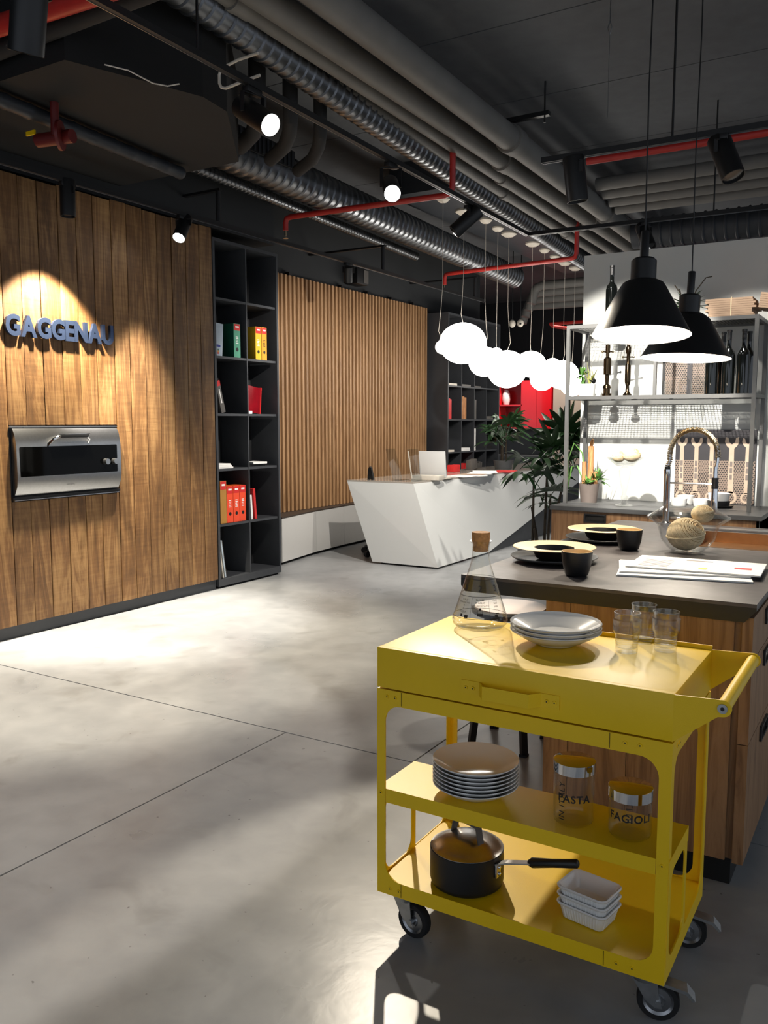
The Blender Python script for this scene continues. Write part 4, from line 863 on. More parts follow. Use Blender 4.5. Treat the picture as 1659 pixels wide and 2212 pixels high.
# things on the counter
pt = T('potted_branches', 'taupe pot with cut branches, grass and succulents', 'potted plant', (-1.885, 5.92, .981))
MB().lathe([(0, 0), (.056, 0), (.072, .135), (.066, .135), (.06, .115), (0, .115)], 28).build('pot', 'pot', pt)
for x, y, r, h, lb in ((-.035, 0, .018, .29, 0), (.005, .01, .022, .40, 0), (.04, .01, .016, .22, 0)): MB().cyl((x, y, .1), (x * 1.1, y, h), r, r * .9, 12).build('branch', 'bark', pt)
MB().tube([(.005, .01, .40), (.012, .01, .43), (.02, .0, .45)], [.012, .014, .008], 8).build('branch_tip', 'copper', pt)
m = MB()
for pts in ([(-.02, 0, .12), (-.05, -.01, .35), (-.11, -.02, .42), (-.15, -.03, .3), (-.14, -.03, .12)], [(-.03, 0, .12), (-.09, 0, .26), (-.13, 0, .25), (-.15, -.02, .1)]): m.tube(pts, [.004, .006, .006, .005, .002][:len(pts)], 5)
m.build('grass_blade', 'leaf2', pt)
leafball(pt, (.06, 0, .16), .05, 46, 'leaf2', .06, .012, 12, (-20, 80)); leafball(pt, (0, -.03, .13), .02, 20, 'leaf2', .05, .011, 13, (0, 80)); leafball(pt, (.05, .02, .14), .02, 22, 'stem', .17, .0015, 14, (40, 85))
def twine_ball(o, c, r, sq=(1, 1, .9), n=46, seed=3):
    rn = random.Random(seed); core = MB().sphere(c, r * .97, 20, 12, sq).build('core', 'twinecore', o); m = MB()
    axes = [Vector((.75, -.35, .55)).normalized(), Vector((rn.gauss(0, .4), rn.gauss(0, .4), 1)).normalized()]
    for j, ax in enumerate(axes):
        u = ax.orthogonal().normalized(); w_ = ax.cross(u)
        nn = n if j == 0 else 5
        for i in range(nn):
            off_ = ((-.97 + 1.94 * i / (nn - 1)) if j == 0 else (-.08 + .04 * i)) * r + rn.uniform(-.012, .012) * r; ro = r * (1 + .012 * j); rr = math.sqrt(ro * ro - off_ * off_)
            pts_ = []
            for k in range(24):
                v_ = ax * off_ + u * rr * math.cos(2 * PI * k / 24) + w_ * rr * math.sin(2 * PI * k / 24); pts_.append((c[0] + v_.x * sq[0], c[1] + v_.y * sq[1], c[2] + v_.z * sq[2]))
            m.tube(pts_, r * .021, 5, closed=True)
    return m
ck = T('cake_stand', 'clear glass cake stand on a slender foot on the counter', 'cake stand', (-1.60, 5.80, .981))
MB().lathe([(0, .0), (.062, .0), (.06, .006), (.02, .018), (.013, .03), (.022, .05), (.022, .065), (.012, .08), (.016, .1), (.036, .2), (.04, .24), (.03, .262), (.012, .27), (0, .27)], 28).build('stem', 'glassthick', ck)
MB().lathe([(0, .272), (.06, .275), (.09, .30), (.12, .325), (.123, .33), (.118, .332), (.085, .308), (.05, .285), (0, .282)], 36).build('dish', 'glassthick', ck)
o = T('twine_ball', 'left of two jute twine balls on the cake stand', 'twine ball', (-1.645, 5.80, .981 + .298), 0, 'balls of twine'); twine_ball(o, (0, 0, .038), .045, (1, 1, .85), 40, 3).build('strands', 'twine', o, kind='stuff')
o = T('twine_ball', 'larger right twine ball on the cake stand', 'twine ball', (-1.555, 5.795, .981 + .302), 0, 'balls of twine'); twine_ball(o, (0, 0, .048), .054, (1.1, 1, .9), 46, 4).build('strands', 'twine', o, kind='stuff')
def ramekin(label, loc, r, h, mat='white', n=32): return tag(MB().lathe([(0, 0), (r * .86, 0), (r, h), (r * .95, h), (r * .82, .008), (0, .008)], n).build('round_dish', mat, loc=loc), label, 'dish', 'white round dishes on the counter')
ramekin('left front white round dish under the wrench panel', (-1.285, 6.02, .981), .056, .05); ramekin('right front white round dish behind the faucet spray', (-1.145, 6.05, .981), .056, .05)
ramekin('left back white round dish under the wrench panel', (-1.27, 6.16, .981), .06, .06); ramekin('upper white round dish stacked on the black stand', (-1.03, 6.04, .981 + .045), .072, .05)
o = T('black_dish', 'black oval dish on a tray at the counter right', 'dish', (-1.03, 6.04, .981)); MB().lathe([(0, 0), (.085, 0), (.098, .015), (.09, .015), (0, .008)], 28).build('tray', 'black', o); MB().lathe([(0, .009), (.066, .009), (.074, .044), (0, .044)], 28).build('bowl', 'blackcup', o)

# ================================================================== ISLAND
il = T('kitchen_island', 'oak kitchen island base with drawers and black plinth', 'island', (-1.06, 2.87, 0))
MB().box(0, .655, .02, 1.98, .11, .915).build('body', 'oak', il, smooth=0)
for x0, x1 in ((.0, .09), (.092, .30), (.302, .634)): MB().box(x0, x1, 0, .02, .11, .915).build('front_panel', 'oak', il, smooth=0)
for j, (z0, z1) in enumerate(((.785, .93), (.512, .782), (.105, .509))):
    for i in range(2):
        y0 = .0 + .95 * i; dr = MB().box(.657, .69, y0 + .002, y0 + .948, z0, z1).build('drawer', 'oak', il, smooth=0)
        zc = z1 - .045; yc = y0 + .36
        plate(rrect(yc - .085, yc + .085, zc - .03, zc + .025, .005, 2), [rrect(yc - .075, yc + .075, zc - .021, zc + .016, .004, 2)], .008, 'x', .69).build('handle', 'black', dr, smooth=0)
        MB().box(.6895, .6915, yc - .075, yc + .075, zc - .021, zc + .016).build('handle_recess', 'brass', dr, smooth=0)
MB().box(.04, .645, .06, 1.93, 0, .11).build('plinth', 'soffit', il, smooth=0)
# worktop with a sink cut-out and chamfered long edges
X0, X1, Y0, Y1, Z0, Z1 = -1.39, -.36, 2.85, 4.95, .918, .98
wt = T('island_worktop', 'dark slate island worktop with a sink cut-out', 'worktop', (0, 0, 0))
sx0, sx1, sy0, sy1 = -.86, -.44, 4.07, 4.68
plate([(X0, Y0), (X1, Y0), (X1, Y1), (X0, Y1)], [[(sx0, sy0), (sx1, sy0), (sx1, sy1), (sx0, sy1)]], .012, 'z', Z1 - .012).build('top_sheet', 'worktop', wt, smooth=0)
under = [(X0, Z1 - .012), (X1, Z1 - .012), (X1, Z1 - .022), (X1 - .035, Z0), (X0 + .018, Z0), (X0, Z0 + .022)]
MB().prism(under, 'y', Y0, sy0).build('edge_block', 'black', wt, smooth=0)
MB().prism(under, 'y', sy1, Y1).build('edge_block', 'black', wt, smooth=0)
MB().prism([(X0, Z1 - .012), (sx0, Z1 - .012), (sx0, Z0), (X0 + .018, Z0), (X0, Z0 + .022)], 'y', sy0, sy1).build('edge_block', 'black', wt, smooth=0)
MB().prism([(sx1, Z1 - .012), (X1, Z1 - .012), (X1, Z1 - .022), (X1 - .035, Z0), (sx1, Z0)], 'y', sy0, sy1).build('edge_block', 'black', wt, smooth=0)
sk = T('sink', 'copper toned metal sink set into the island worktop', 'sink', (0, 0, 0)); zb = .926; e = .004
sm = MB(); sm.box(sx0 + e, sx1 - e, sy0 + e, sy0 + e + .004, zb, Z1 + .001).box(sx0 + e, sx1 - e, sy1 - e - .004, sy1 - e, zb, Z1 + .001).box(sx0 + e, sx0 + e + .004, sy0 + e, sy1 - e, zb, Z1 + .001).box(sx1 - e - .004, sx1 - e, sy0 + e, sy1 - e, zb, Z1 + .001).box(sx0 + e, sx1 - e, sy0 + e, sy1 - e, zb - .004, zb)
sm.build('basin', 'copper', sk, smooth=0)
MB().cyl((-.65, 4.4, zb), (-.65, 4.4, zb + .003), .04, n=24).build('drain', 'chrome', sk)
# island rear rim: upstand behind sink
tag(MB().box(-.95, -.37, 4.72, 4.78, .981, .992).build('sink_ledge', 'steel', smooth=0, bevel=.002), 'low steel ledge behind the island sink', 'ledge')
# faucet
fc = T('spring_faucet', 'chrome spring-neck faucet standing behind the sink', 'faucet', (-1.10, 4.84, .981), R(3))
MB().lathe([(0, 0), (.028, 0), (.028, .012), (.018, .02), (.018, .27), (.0185, .272), (.0185, .31), (0, .31)], 20).build('column', 'chrome', fc)
MB().cyl((0, 0, .31), (0, 0, .325), .016, n=16).build('collar', 'black', fc)
arc = [(0, 0, .325), (.012, 0, .36)] + [(.135 - .125 * math.cos(R(t)), 0, .39 + .14 * math.sin(R(t))) for t in range(0, 181, 10)] + [(.258, 0, .36), (.25, 0, .30)]
MB().tube(arc, .009, 10).build('hose', 'chrome', fc)
pts = []; L_ = [Vector(p) for p in arc]; 
dense = []
for p, q_ in zip(L_, L_[1:]):
    for k in range(40): dense.append(p.lerp(q_, k / 40))
for i, p in enumerate(dense[:-60]):
    t = (dense[min(i + 1, len(dense) - 1)] - dense[max(i - 1, 0)]).normalized(); n1 = Vector((0, 1, 0)); n2 = t.cross(n1)
    if i % 2 == 0: a_ = i * 2 * PI / 12.; pts.append(p + n1 * (.0145 * math.cos(a_)) + n2 * (.0145 * math.sin(a_)))
MB().tube(pts, .0028, 4).build('spring', 'gold', fc)
MB().tube([(0, 0, .235), (.25, 0, .235)], .005, 8).build('support_arm', 'chrome', fc)
MB().cyl((.25, 0, .21), (.25, 0, .27), .018, n=16).build('holder_ring', 'black', fc)
MB().lathe([(0, 0), (.016, 0), (.018, .02), (.016, .15), (.012, .19), (.010, .25), (0, .25)], 18, (.25, 0, .08)).build('spray_head', 'chrome', fc)
# place settings
def setting(tagl, cx, cy, cup):
    p = tag(MB().lathe([(0, 0), (.1, 0), (.165, .012), (.178, .02), (.176, .023), (.16, .017), (.1, .008), (0, .007)], 48).build('flat_plate', 'greyplate', loc=(cx, cy, .981)), f'dark flat plate under the {tagl} rimmed bowl', 'plate', 'dark plates on the island')
    o = T('rimmed_bowl', f'{tagl} wide-rimmed cream bowl with dark well on the island', 'bowl', (cx, cy, .989), 0, 'wide-rimmed bowls on the island')
    MB().lathe([(0, 0), (.06, 0), (.075, .008), (.088, .036), (.1, .042), (.168, .05), (.169, .052)], 48).build('outside', 'stone', o)
    MB().lathe([(.169, .0522), (.166, .0545), (.1, .049), (.082, .0475)], 48).build('rim', 'cream', o)
    MB().lathe([(.082, .0475), (.072, .02), (.05, .008), (0, .007)], 40).build('well', 'blackcup', o)
    u = T('black_cup', f'matt black cup beside the {tagl} rimmed bowl', 'cup', (cup[0], cup[1], .981), 0, 'black cups on the island')
    MB().lathe([(0, 0), (.036, 0), (.043, .006), (.053, .045), (.0575, .088), (.0565, .092)], 36).build('outside', 'blackcup', u); MB().lathe([(.0565, .092), (.054, .092), (.050, .06), (.04, .012), (0, .01)], 36).build('inside', 'cream', u)
setting('near', -1.20, 3.33, (-1.01, 3.05)); setting('far', -1.205, 4.02, (-1.02, 3.80))
# glass bowl with twine
gbw = tag(MB().lathe([(0, .003), (.05, 0), (.062, .0), (.088, .02), (.113, .055), (.122, .09), (.13, .118), (.158, .138), (.176, .15), (.172, .158), (.145, .172), (.122, .186), (.111, .2), (.113, .217), (.110, .217), (.107, .2), (.118, .184), (.142, .168), (.168, .155), (.156, .142), (.126, .12), (.118, .09), (.109, .056), (.085, .023), (.06, .005), (0, .006)], 56).build('glass_vase', 'glass', loc=(-.785, 3.88, .981)), 'wide-brimmed clear glass bowl holding twine balls', 'glass bowl')
o = T('twine_ball', 'large jute twine ball at the bottom of the glass bowl', 'twine ball', (-.79, 3.86, .989), 0, 'balls of twine'); twine_ball(o, (0, 0, .072), .077, (1.02, 1.02, .92), 44, 8).build('strands', 'twine', o, kind='stuff'); MB().tube([(.080 * math.cos(R(a_)), .080 * math.sin(R(a_)), .068 + .012 * math.sin(R(a_ + 40))) for a_ in range(0, 360, 12)], .004, 5, closed=True).build('binding', 'twine', o)
o = T('twine_ball', 'small dark-cored twine ball resting on top in the glass bowl', 'twine ball', (-.735, 3.93, .989 + .118), 0, 'balls of twine'); twine_ball(o, (0, 0, .04), .046, (1.05, 1, .85), 44, 9).build('strands', 'twine', o, kind='stuff')
# newspapers
for i, (lb, cx, cy, rz, l, w_, z) in enumerate((('bottom folded newspaper on the island', -.68, 3.30, 12, .47, .27, 0), ('middle folded newspaper on the island', -.70, 3.36, 16, .46, .28, .0065), ('top folded newspaper with printed front page', -.655, 3.42, 3, .48, .30, .013))):
    o = T('newspaper', lb, 'newspaper', (cx, cy, .981 + z), R(rz), 'folded newspapers on the island')
    for k in range(2): MB().box(-l / 2 + .004 * k, l / 2, -w_ / 2, w_ / 2 - .003 * k, .003 * k, .003 * k + .0026).build('sheet', 'paper', o, smooth=0)
    if i == 2:
        MB().box(-.06, .09, -.12, -.03, .0057, .0061).build('printed_picture', 'paleblue', o, smooth=0); MB().box(.14, .2, -.04, .0, .0057, .0061).build('printed_picture', 'redlabel', o, smooth=0)
        for k in range(6): MB().box(-.2, -.09, -.11 + .03 * k, -.10 + .03 * k, .0057, .006).build('printed_line', 'pot', o, smooth=0)
        MB().box(-.05, .05, .08, .10, .0057, .006).build('printed_line', 'pot', o, smooth=0); MB().box(.02, .05, -.11, -.07, .0061, .0064).build('printed_picture', 'yellowb', o, smooth=0)
# stool
stl = T('bar_stool', 'round bar stool with pale seat and black legs under the island overhang', 'stool', (-1.56, 3.74, 0))
MB().lathe([(0, .635), (.17, .635), (.185, .645), (.185, .66), (.175, .668), (0, .668)], 36).build('seat_pan', 'black', stl); MB().lathe([(0, .668), (.172, .668), (.17, .673), (0, .675)], 36).build('seat_pad', 'beige', stl)
for a_ in (45, 135, 225, 315):
    c_, s_ = math.cos(R(a_)), math.sin(R(a_)); MB().bar((.11 * c_, .11 * s_, .635), (.19 * c_, .19 * s_, .012), .03, .03, (c_, s_, 0)).build('leg', 'black', stl, smooth=0); MB().box(.19 * c_ - .018, .19 * c_ + .018, .19 * s_ - .018, .19 * s_ + .018, 0, .012).build('foot', 'rubber', stl, smooth=0)
MB().tube([(.158 * math.cos(R(a_)), .158 * math.sin(R(a_)), .23) for a_ in range(0, 360, 15)], .007, 8, closed=True).build('foot_ring', 'black', stl)

# ================================================================== BLACK PENDANTS
def pendant(label, x, y, ztop, tilt, fx, fy, k=1.):
    o = T('cone_pendant', label, 'pendant lamp', (x, y, ztop), 0, 'black cone pendants over the island')
    MB().tube([(0, 0, 4.29 - ztop), (.004, 0, 1.2), (-.003, 0, .6), (0, 0, .0)], .0035, 8).build('cord', 'black', o)
    rt = Matrix.Rotation(R(tilt), 4, Vector((fy, -fx, 0)).normalized())   # opening leans towards (fx, fy)
    MB().lathe([(0, 0), (.017, 0), (.019, -.004), (.019, -.125), (0, -.125)], 20).xf(rt).build('stem', 'black', o)
    MB().lathe([(0, -.12), (.045, -.122), (.055, -.132), (.055, -.222), (0, -.222)], 36).xf(rt).build('cap', 'black', o)
    MB().lathe([(.05, -.222), (.07, -.222), (.088, -.232), (.1 * k, -.25), (.211 * k, -.455), (.213 * k, -.46)], 56).xf(rt).build('shade', 'black', o)
    MB().lathe([(.213 * k, -.46), (.2085 * k, -.457), (.096 * k, -.252), (.085, -.236), (.06, -.228), (0, -.227)], 56).xf(rt).build('shade_lining', 'shadein', o)
    MB().sphere((0, 0, -.30), .036, 20, 12).xf(rt).build('bulb', 'bulb', o)
    p = Vector((x, y, ztop)) + rt.to_3x3() @ Vector((0, 0, -.36)); l = bpy.data.lights.new('pendant_light', 'POINT'); l.energy = 34; l.color = (1, .9, .76); l.shadow_soft_size = .04
    lo = bpy.data.objects.new('pendant_light', l); COL.objects.link(lo); lo.location = p
pendant('nearer black cone pendant over the island', -1.02, 3.91, 2.39, 6, .15, -.98)
pendant('farther black cone pendant over the island', -1.008, 4.84, 2.352, 3.5, -.5, -.86, 1.1)

# ================================================================== YELLOW CART
CX0, CX1, CY0, CY1 = -1.28, -.435, 2.07, 2.55
ct = T('serving_cart', 'yellow powder-coated metal serving cart on casters', 'cart', (0, 0, 0))
th = .004; zb, zt, zm, zs = .142, .772, .47, .187
# frames with rounded windows
def frame_x(y, name, top=.045):
    plate([(CX0, zb), (CX1, zb), (CX1, zt), (CX0, zt)], [rrect(CX0 + .028, CX1 - .03, zs + .0, zt - top, .05, 8)], th, 'y', y).build(name, 'yellow', ct, smooth=0)
def frame_y(x, name):
    plate([(CY0 + th, zb), (CY1 - th, zb), (CY1 - th, zt), (CY0 + th, zt)], [rrect(CY0 + .03, CY1 - .03, zs + .0, zt - .045, .05, 8)], th, 'x', x).build(name, 'yellow', ct, smooth=0)
frame_x(CY0, 'front_frame'); frame_x(CY1 - th, 'back_frame', .085); frame_y(CX0, 'side_frame'); frame_y(CX1 - th, 'side_frame')
MB().box(CX0 + th, CX1 - th, CY0 + th, CY1 - th, zs - .006, zs - .002).build('bottom_shelf', 'yellow', ct, smooth=0)
MB().box(CX0 + th, CX1 - th, CY0 + th, CY1 - th, .75, .77).build('top_deck', 'yellow', ct, smooth=0)
# middle half-depth shelf with folded edge and side supports
ym = 2.295
ms = MB().box(CX0 + .001, CX1 + .002, CY0 + .005, ym, zm - .004, zm); ms.build('middle_shelf', 'yellow', ct, smooth=0)
MB().box(CX0 + .029, CX1 - .031, CY0 + .0005, CY0 + .0048, zm - .042, zm).build('shelf_edge', 'yellow', ct, smooth=0)
MB().box(CX0 + .001, CX1 + .002, ym - .004, ym, zm - .042, zm - .0045).build('shelf_edge', 'yellow', ct, smooth=0)
for x in (CX0 + .005, CX1 - .003):
    plate([(CY0 + .006, zs), (ym - .0045, zs), (ym - .0045, zm - .0045), (CY0 + .006, zm - .0045)], [[(p[0], p[1]) for p in rrect(CY0 + .034, ym - .028, zs + .004, zm - .042, .04, 6)]], th, 'x', x).build('shelf_support', 'yellow', ct, smooth=0)
# drawer tray
MB().box(CX0, CX1, CY0, CY0 + .02, .7765, .896).build('drawer_front', 'yellow', ct, bevel=.002)
MB().box(CX0, CX1, CY0 + .0215, CY1, .7765, .895).build('tray_box', 'yellow', ct, bevel=.002)
MB().box(CX0 + .3, CX1, CY1 - .004, CY1, .895, .907).build('back_lip', 'yellow', ct, smooth=0)
hp = [(-1.005, 0), (-.950, 0), (-.928, -.03), (-.795, -.03), (-.773, 0), (-.722, 0), (-.722, .003), (-.775, .003), (-.797, -.027), (-.926, -.027), (-.948, .003), (-1.005, .003)]
dh = MB().prism([(x, CY0 - .0035 + y) for x, y in hp], 'z', .806, .843).build('drawer_handle', 'yellow', ct, smooth=0)
def bolt(par, x, y, z, ax='y', r=.006):
    d = Vector((0, -.0025, 0)) if ax == 'y' else Vector((.0025, 0, 0))
    b = MB().cyl((x, y, z), Vector((x, y, z)) + d, r, r * .85, 14).build('bolt', 'yellow', par); MB().cyl(Vector((x, y, z)) + d, Vector((x, y, z)) + d * 1.15, r * .35, n=6).build('socket', 'ink', b)
for x in (-.99, -.968, -.756, -.735): bolt(dh, x, CY0 - .0035, .823)
for x in (CX0 + .035, CX0 + .062, CX1 - .115, CX1 - .078): bolt(ct, x, CY0, .752)
for x in (CX0 + .045, CX0 + .075, CX1 - .12, CX1 - .08): bolt(ct, x, CY0, .162)
bolt(ct, CX0 + .013, CY0, .455); bolt(ct, CX1 - .015, CY0, .455)
for y in (CY0 + .05, CY0 + .075): bolt(ct, CX1, y, .752, 'x')
for x0 in (CX0 + .082, CX1 - .155): 
    for z in (.731, .145): MB().box(x0, x0 + .0015, CY0 - .0006, CY0 + .001, z, z + .040).build('seam', 'brass', ct, smooth=0)
# push handle
br = [(CX1 - .002, .895), (-.325, .9005)] + [(-.325 + .0205 * math.cos(R(a_)), .880 + .0205 * math.sin(R(a_))) for a_ in range(80, -81, -20)] + [(-.335, .858), (CX1 - .002, .776)]
for y in (CY0, CY1 - .004): MB().prism(br, 'y', y, y + .004).build('handle_bracket', 'yellow', ct, smooth=0)
MB().cyl((-.325, CY0 + .004, .880), (-.325, CY1 - .004, .880), .0165, n=24).build('push_handle', 'yellow', ct)
bo = MB().cyl((-.325, CY0, .880), (-.325, CY0 - .004, .880), .0115, n=20).build('end_bolt', 'zinc', ct); MB().cyl((-.325, CY0 - .004, .880), (-.325, CY0 - .0045, .880), .005, n=6).build('socket', 'ink', bo)
# casters
def caster(x, y, ang, brake):
    M_ = Matrix.Translation((x, y, 0)) @ Matrix.Rotation(R(ang), 4, 'Z'); r = .054
    f = MB().box(-.045, .045, -.04, .04, .135, .141).lathe([(0, .112), (.036, .112), (.038, .135), (0, .135)], 20)
    for s_ in (-1, 1): f.prism([(-.034, .118), (.03, .118), (.036, .06), (.044, .04), (.026, .04), (.0, .06)], 'y', .02 * s_ - .0015, .02 * s_ + .0015)
    o = f.xf(M_).build('caster', 'zinc', ct, smooth=30)
    c0 = Vector((.034, 0, r))
    MB().lathe([(r * .72, -.014), (r * .95, -.014), (r, -.009), (r, .009), (r * .95, .014), (r * .72, .014)], 36, close=True).xf(M_ @ Matrix.Translation(c0) @ Matrix.Rotation(R(90), 4, 'X')).build('tyre', 'rubber', o)
    MB().lathe([(0, -.011), (r * .3, -.013), (r * .34, -.009), (r * .6, -.008), (r * .73, -.013), (r * .73, .013), (r * .6, .008), (r * .34, .009), (r * .3, .013), (0, .011)], 30).xf(M_ @ Matrix.Translation(c0) @ Matrix.Rotation(R(90), 4, 'X')).build('hub', 'galv', o)
    MB().cyl(c0 + Vector((0, -.025, 0)), c0 + Vector((0, .025, 0)), .008, n=8).xf(M_).build('axle', 'zinc', o)
    if brake: MB().prism([(.03, .113), (.105, .098), (.125, .075), (.118, .072), (.10, .09), (.03, .105)], 'y', -.02, .02).xf(M_).build('brake_pedal', 'zinc', o, smooth=0)
caster(-1.215, 2.13, -8, False); caster(-.497, 2.135, 15, True); caster(-.497, 2.495, 12, True); caster(-1.215, 2.49, 160, False)

# ================================================================== THINGS ON THE CART
ZC = .8955
# flask
fl = T('conical_flask', 'conical glass flask with cork stopper and printed scale', 'flask', (-1.122, 2.44, ZC))
def frad(z):
    pr = [(.0, .055), (.006, .074), (.018, .086), (.03, .0885), (.045, .085), (.205, .033), (.225, .028), (.262, .027), (.275, .029)]
    for (z0, r0), (z1, r1) in zip(pr, pr[1:]):
        if z <= z1: return r0 + (r1 - r0) * (z - z0) / (z1 - z0)
    return .029
zz = [.0, .006, .012, .018, .024, .03, .038, .045, .09, .15, .205, .215, .225, .262, .272]
out = [(0, .0)] + [(frad(z), z) for z in zz] + [(.034, .279), (.0345, .281), (.031, .281)]
inn = [(frad(z) - .0018, z) for z in reversed(zz[2:])] + [(0, .004)]
MB().lathe(out + inn, 56).build('body', 'glass', fl, smooth=60)
MB().lathe([(0, .248), (.0235, .248), (.0255, .27), (.0285, .285), (.029, .309), (0, .310)], 32).build('cork_stopper', 'cork', fl)
FA = math.atan2(-2.44, 1.122)
for z in (.045, .112, .163): 
    rz_ = frad(z) + .0006; MB().lathe([(rz_, z - .0007), (rz_ - .0003, z + .0007)], 48).build('scale_ring', 'ink', fl, smooth=0)
for s_, x in (('1', -.052), ('2', 0), ('3', .052)): wrap_text(text_mb(s_, .027), frad, .128, FA + x / .055).build('number_print', 'ink', fl, smooth=0)
for s_, sz, x, z in (('SAPORE', .0075, 0, .101), ('DI AGLIO', .0075, 0, .092), ('NON BRUCIATO', .0075, 0, .083), ('2GR DI', .007, -.052, .099), ('PEPERONCINO', .0065, -.054, .091), ('+', .012, -.052, .08), ('1L', .008, -.052, .072), ('ACQUA', .008, -.052, .063), ('OLIO', .007, .052, .099), ('SALE', .007, .052, .09), ('ERBE', .007, .052, .08)):
    wrap_text(text_mb(s_, sz), frad, z, FA + x / .07).build('text_print', 'ink', fl, smooth=0)
def fbox(x0, x1, z0, z1):
    m = MB(); vs = []
    for x, z in ((x0, z0), (x1, z0), (x1, z1), (x0, z1)): r = frad(z) + .0007; a_ = FA + x / .075; vs.append((r * math.cos(a_), r * math.sin(a_), z))
    m.add(vs, [(0, 1, 2, 3)]); return m.build('icon_print', 'ink', fl, smooth=0)
for b in ((-.029, -.0283, .047, .11), (.029, .0297, .047, .11), (-.008, -.007, .055, .072), (.007, .008, .055, .072), (-.008, .008, .0715, .0725), (-.003, .003, .073, .079), (-.007, .007, .055, .063), (-.047, -.036, .047, .056), (-.062, -.055, .05, .058), (.045, .055, .052, .058), (.05, .062, .06, .063)): fbox(*b)
# white bowls
def bowl_prof(r, h, foot=.055): return [(0, 0), (foot, 0), (foot + .004, .004), (r * .62, h * .42), (r * .97, h * .93), (r, h), (r * .985, h + .002), (r * .93, h * .84), (r * .62, h * .30), (foot * .9, .008), (0, .009)]
for i, l in enumerate(('bottom', 'middle', 'top')):
    tag(MB().lathe(bowl_prof(.134, .044), 56).build('soup_bowl', 'white', loc=(-.845, 2.372, ZC + .0005 + .0118 * i), smooth=50), l + ' of three white soup bowls on the cart top', 'bowl', 'white bowls on the cart top')
# ribbed glasses
gp = [(0, 0), (.0285, 0), (.0305, .003)] + [(.030 + .0009 * (k % 2) + .00018 * k, .006 + .0036 * k) for k in range(14)] + [(.0385, .060), (.0405, .066), (.0400, .096), (.0365, .099), (.0372, .116), (.0348, .116), (.0342, .1), (.0375, .094), (.038, .066), (.035, .06), (.0275, .014), (0, .012)]
for x, y, l in ((-.640, 2.392, 'left ribbed glass of three on the cart'), (-.627, 2.525, 'rear ribbed glass of three on the cart'), (-.548, 2.462, 'right ribbed glass of three on the cart')):
    tag(MB().lathe(gp, 40).build('ribbed_glass', 'ribglass', loc=(x, y, ZC + .0005), smooth=25), l, 'glass', 'ribbed glasses on the cart')
# plates on the middle shelf
base = None
for i in range(7):
    pf = [(0, 0), (.062, 0), (.066, .004), (.09, .014), (.122, .035), (.1255, .038), (.1245, .040), (.118, .037), (.085, .019), (.06, .010), (0, .009)]
    tag(MB().lathe(pf, 56).build('deep_plate', 'white', loc=(-1.01, 2.18, zm + .0005 + .0112 * i), smooth=50), ('bottom', 'second lowest', 'third lowest', 'middle', 'third highest', 'second highest', 'topmost')[i] + ' white plate of the stack on the middle cart shelf', 'plate', 'stacked white plates on the cart')
# jars
def jar(label, x, y, r, h, word, side, extra=None):
    o = T('glass_jar', label, 'jar', (x, y, zm + .0005), 0, 'glass jars on the cart')
    MB().lathe([(0, .0), (r * .8, 0), (r * .97, .008), (r, .016), (r, h - .028), (r - .003, h - .028), (r - .003, .016), (r * .9, .009), (0, .008)], 44).build('body', 'glass', o)
    MB().lathe([(0, h - .03), (r + .0015, h - .03), (r + .0018, h - .002), (r - .001, h), (0, h)], 44).build('lid', 'chrome', o)
    a_ = math.atan2(-y, -x)
    wrap_text(text_mb(word, .029, 0, .0007, 'CENTER', 1.12), lambda z: r, h * .42, a_).build('word_print', 'ink', o, smooth=0)
    t = text_mb(side, .025, 0, 0, 'CENTER', 1.1); t.v = [(-yy, xx, 0) for xx, yy, _ in t.v]
    wrap_text(t, lambda z: r, h * .42, a_ - .45 if extra is None else a_ + PI + .2).build('side_print', 'ink', o, smooth=0)
    return o
jar('tall lidded glass jar printed PASTA', -.708, 2.16, .0545, .175, 'PASTA', 'IN ITALY')
j2 = jar('shorter lidded glass jar printed FAGIOLI', -.556, 2.162, .0555, .135, 'FAGIOLI', 'IN ITALY', 1)
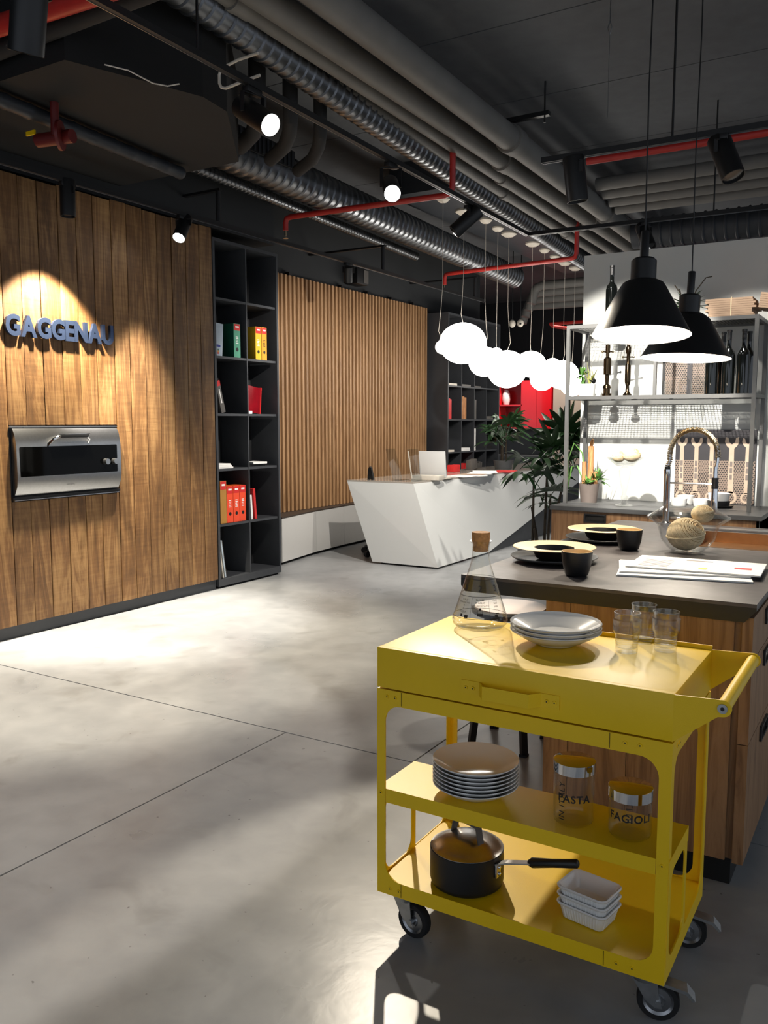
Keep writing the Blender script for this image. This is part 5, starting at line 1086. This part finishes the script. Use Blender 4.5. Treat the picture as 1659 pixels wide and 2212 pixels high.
# pan with lid
ZB = zs - .0015
pn = T('saucepan', 'black saucepan with domed steel lid and long handle', 'saucepan', (-1.04, 2.19, ZB))
MB().lathe([(0, 0), (.095, 0), (.106, .008), (.1095, .02), (.1095, .112), (.1065, .112), (.1065, .1), (0, .1)], 52).build('body', 'blackcup', pn)
ld = MB().lathe([(.1075, .1125), (.1075, .1145), (.098, .116), (.092, .121), (.07, .135), (.04, .144), (.0, .147), (0, .143), (.06, .135), (.09, .117), (.1, .1128)], 52).build('lid', 'steel', pn)
for s_ in (-1, 1): MB().bar((.058 * s_ + .0, 0, .134), (.046 * s_, 0, .186), .022, .004, (1, 0, 0)).build('lid_grip', 'bookgrey', ld, smooth=0)
MB().box(-.052, .052, -.013, .013, .184, .191).build('lid_grip_top', 'bookgrey', ld, bevel=.002)
ld.rotation_euler = (0, 0, R(-20))
hd = Vector((.93, -.06, .27)).normalized()
p0 = Vector((.105, -.02, .095)); p1 = p0 + Vector((.03, -.002, .012)); p2 = p1 + hd * .085; p3 = p1 + hd * .225
MB().bar(p0, p1, .028, .004).build('handle_plate', 'steel', pn, smooth=0); MB().bar(p1, p2, .024, .004).build('handle_shank', 'steel', pn, smooth=0)
MB().tube([p2 - hd * .012, p2, p1 + hd * .15, p3 - hd * .004, p3], [.008, .0145, .012, .0125, .009], 12).build('handle_grip', 'black', pn, smooth=60)
MB().box(.105, .112, -.035, -.005, .055, .095).build('rivet_plate', 'steel', pn, bevel=.002)
for z in (.065, .085): MB().sphere((.1125, -.02, z), .006, 12, 8).build('rivet', 'chrome', pn)
# rectangular dishes
def dish(label, z):
    o = T('baking_dish', label, 'baking dish', (-.668, 2.19, z), R(-10), 'white baking dishes on the cart'); rings = []
    def ring(hx, hy, r, zz, rib=0):
        pts = rrect(-hx, hx, -hy, hy, r, 5); return [(x, y, zz) for x, y in pts]
    rings = [ring(.056, .04, .012, 0), ring(.06, .044, .014, .004), ring(.069, .053, .018, .042), ring(.0745, .0585, .022, .044), ring(.076, .060, .023, .048), ring(.073, .057, .021, .051), ring(.067, .051, .017, .048), ring(.057, .041, .012, .008), ring(.053, .037, .010, .006)]
    loft(rings).build('body', 'white', o, smooth=50)
    rb = MB()
    for i in range(13):
        t = -.05 + .1 * i / 12
        for s_ in (-1, 1): rb.tube([(t * .9, s_ * .0435, .006), (t, s_ * .0525, .040)], .0022, 5)
    for i in range(9):
        t = -.035 + .07 * i / 8
        for s_ in (-1, 1): rb.tube([(s_ * .0595, t * .9, .006), (s_ * .0685, t, .040)], .0022, 5)
    rb.build('ribs', 'white', o, smooth=60, kind='stuff')
for i, l in enumerate(('bottom', 'middle', 'top')): dish(l + ' of three stacked white ribbed baking dishes', ZB + .0005 + .0235 * i)
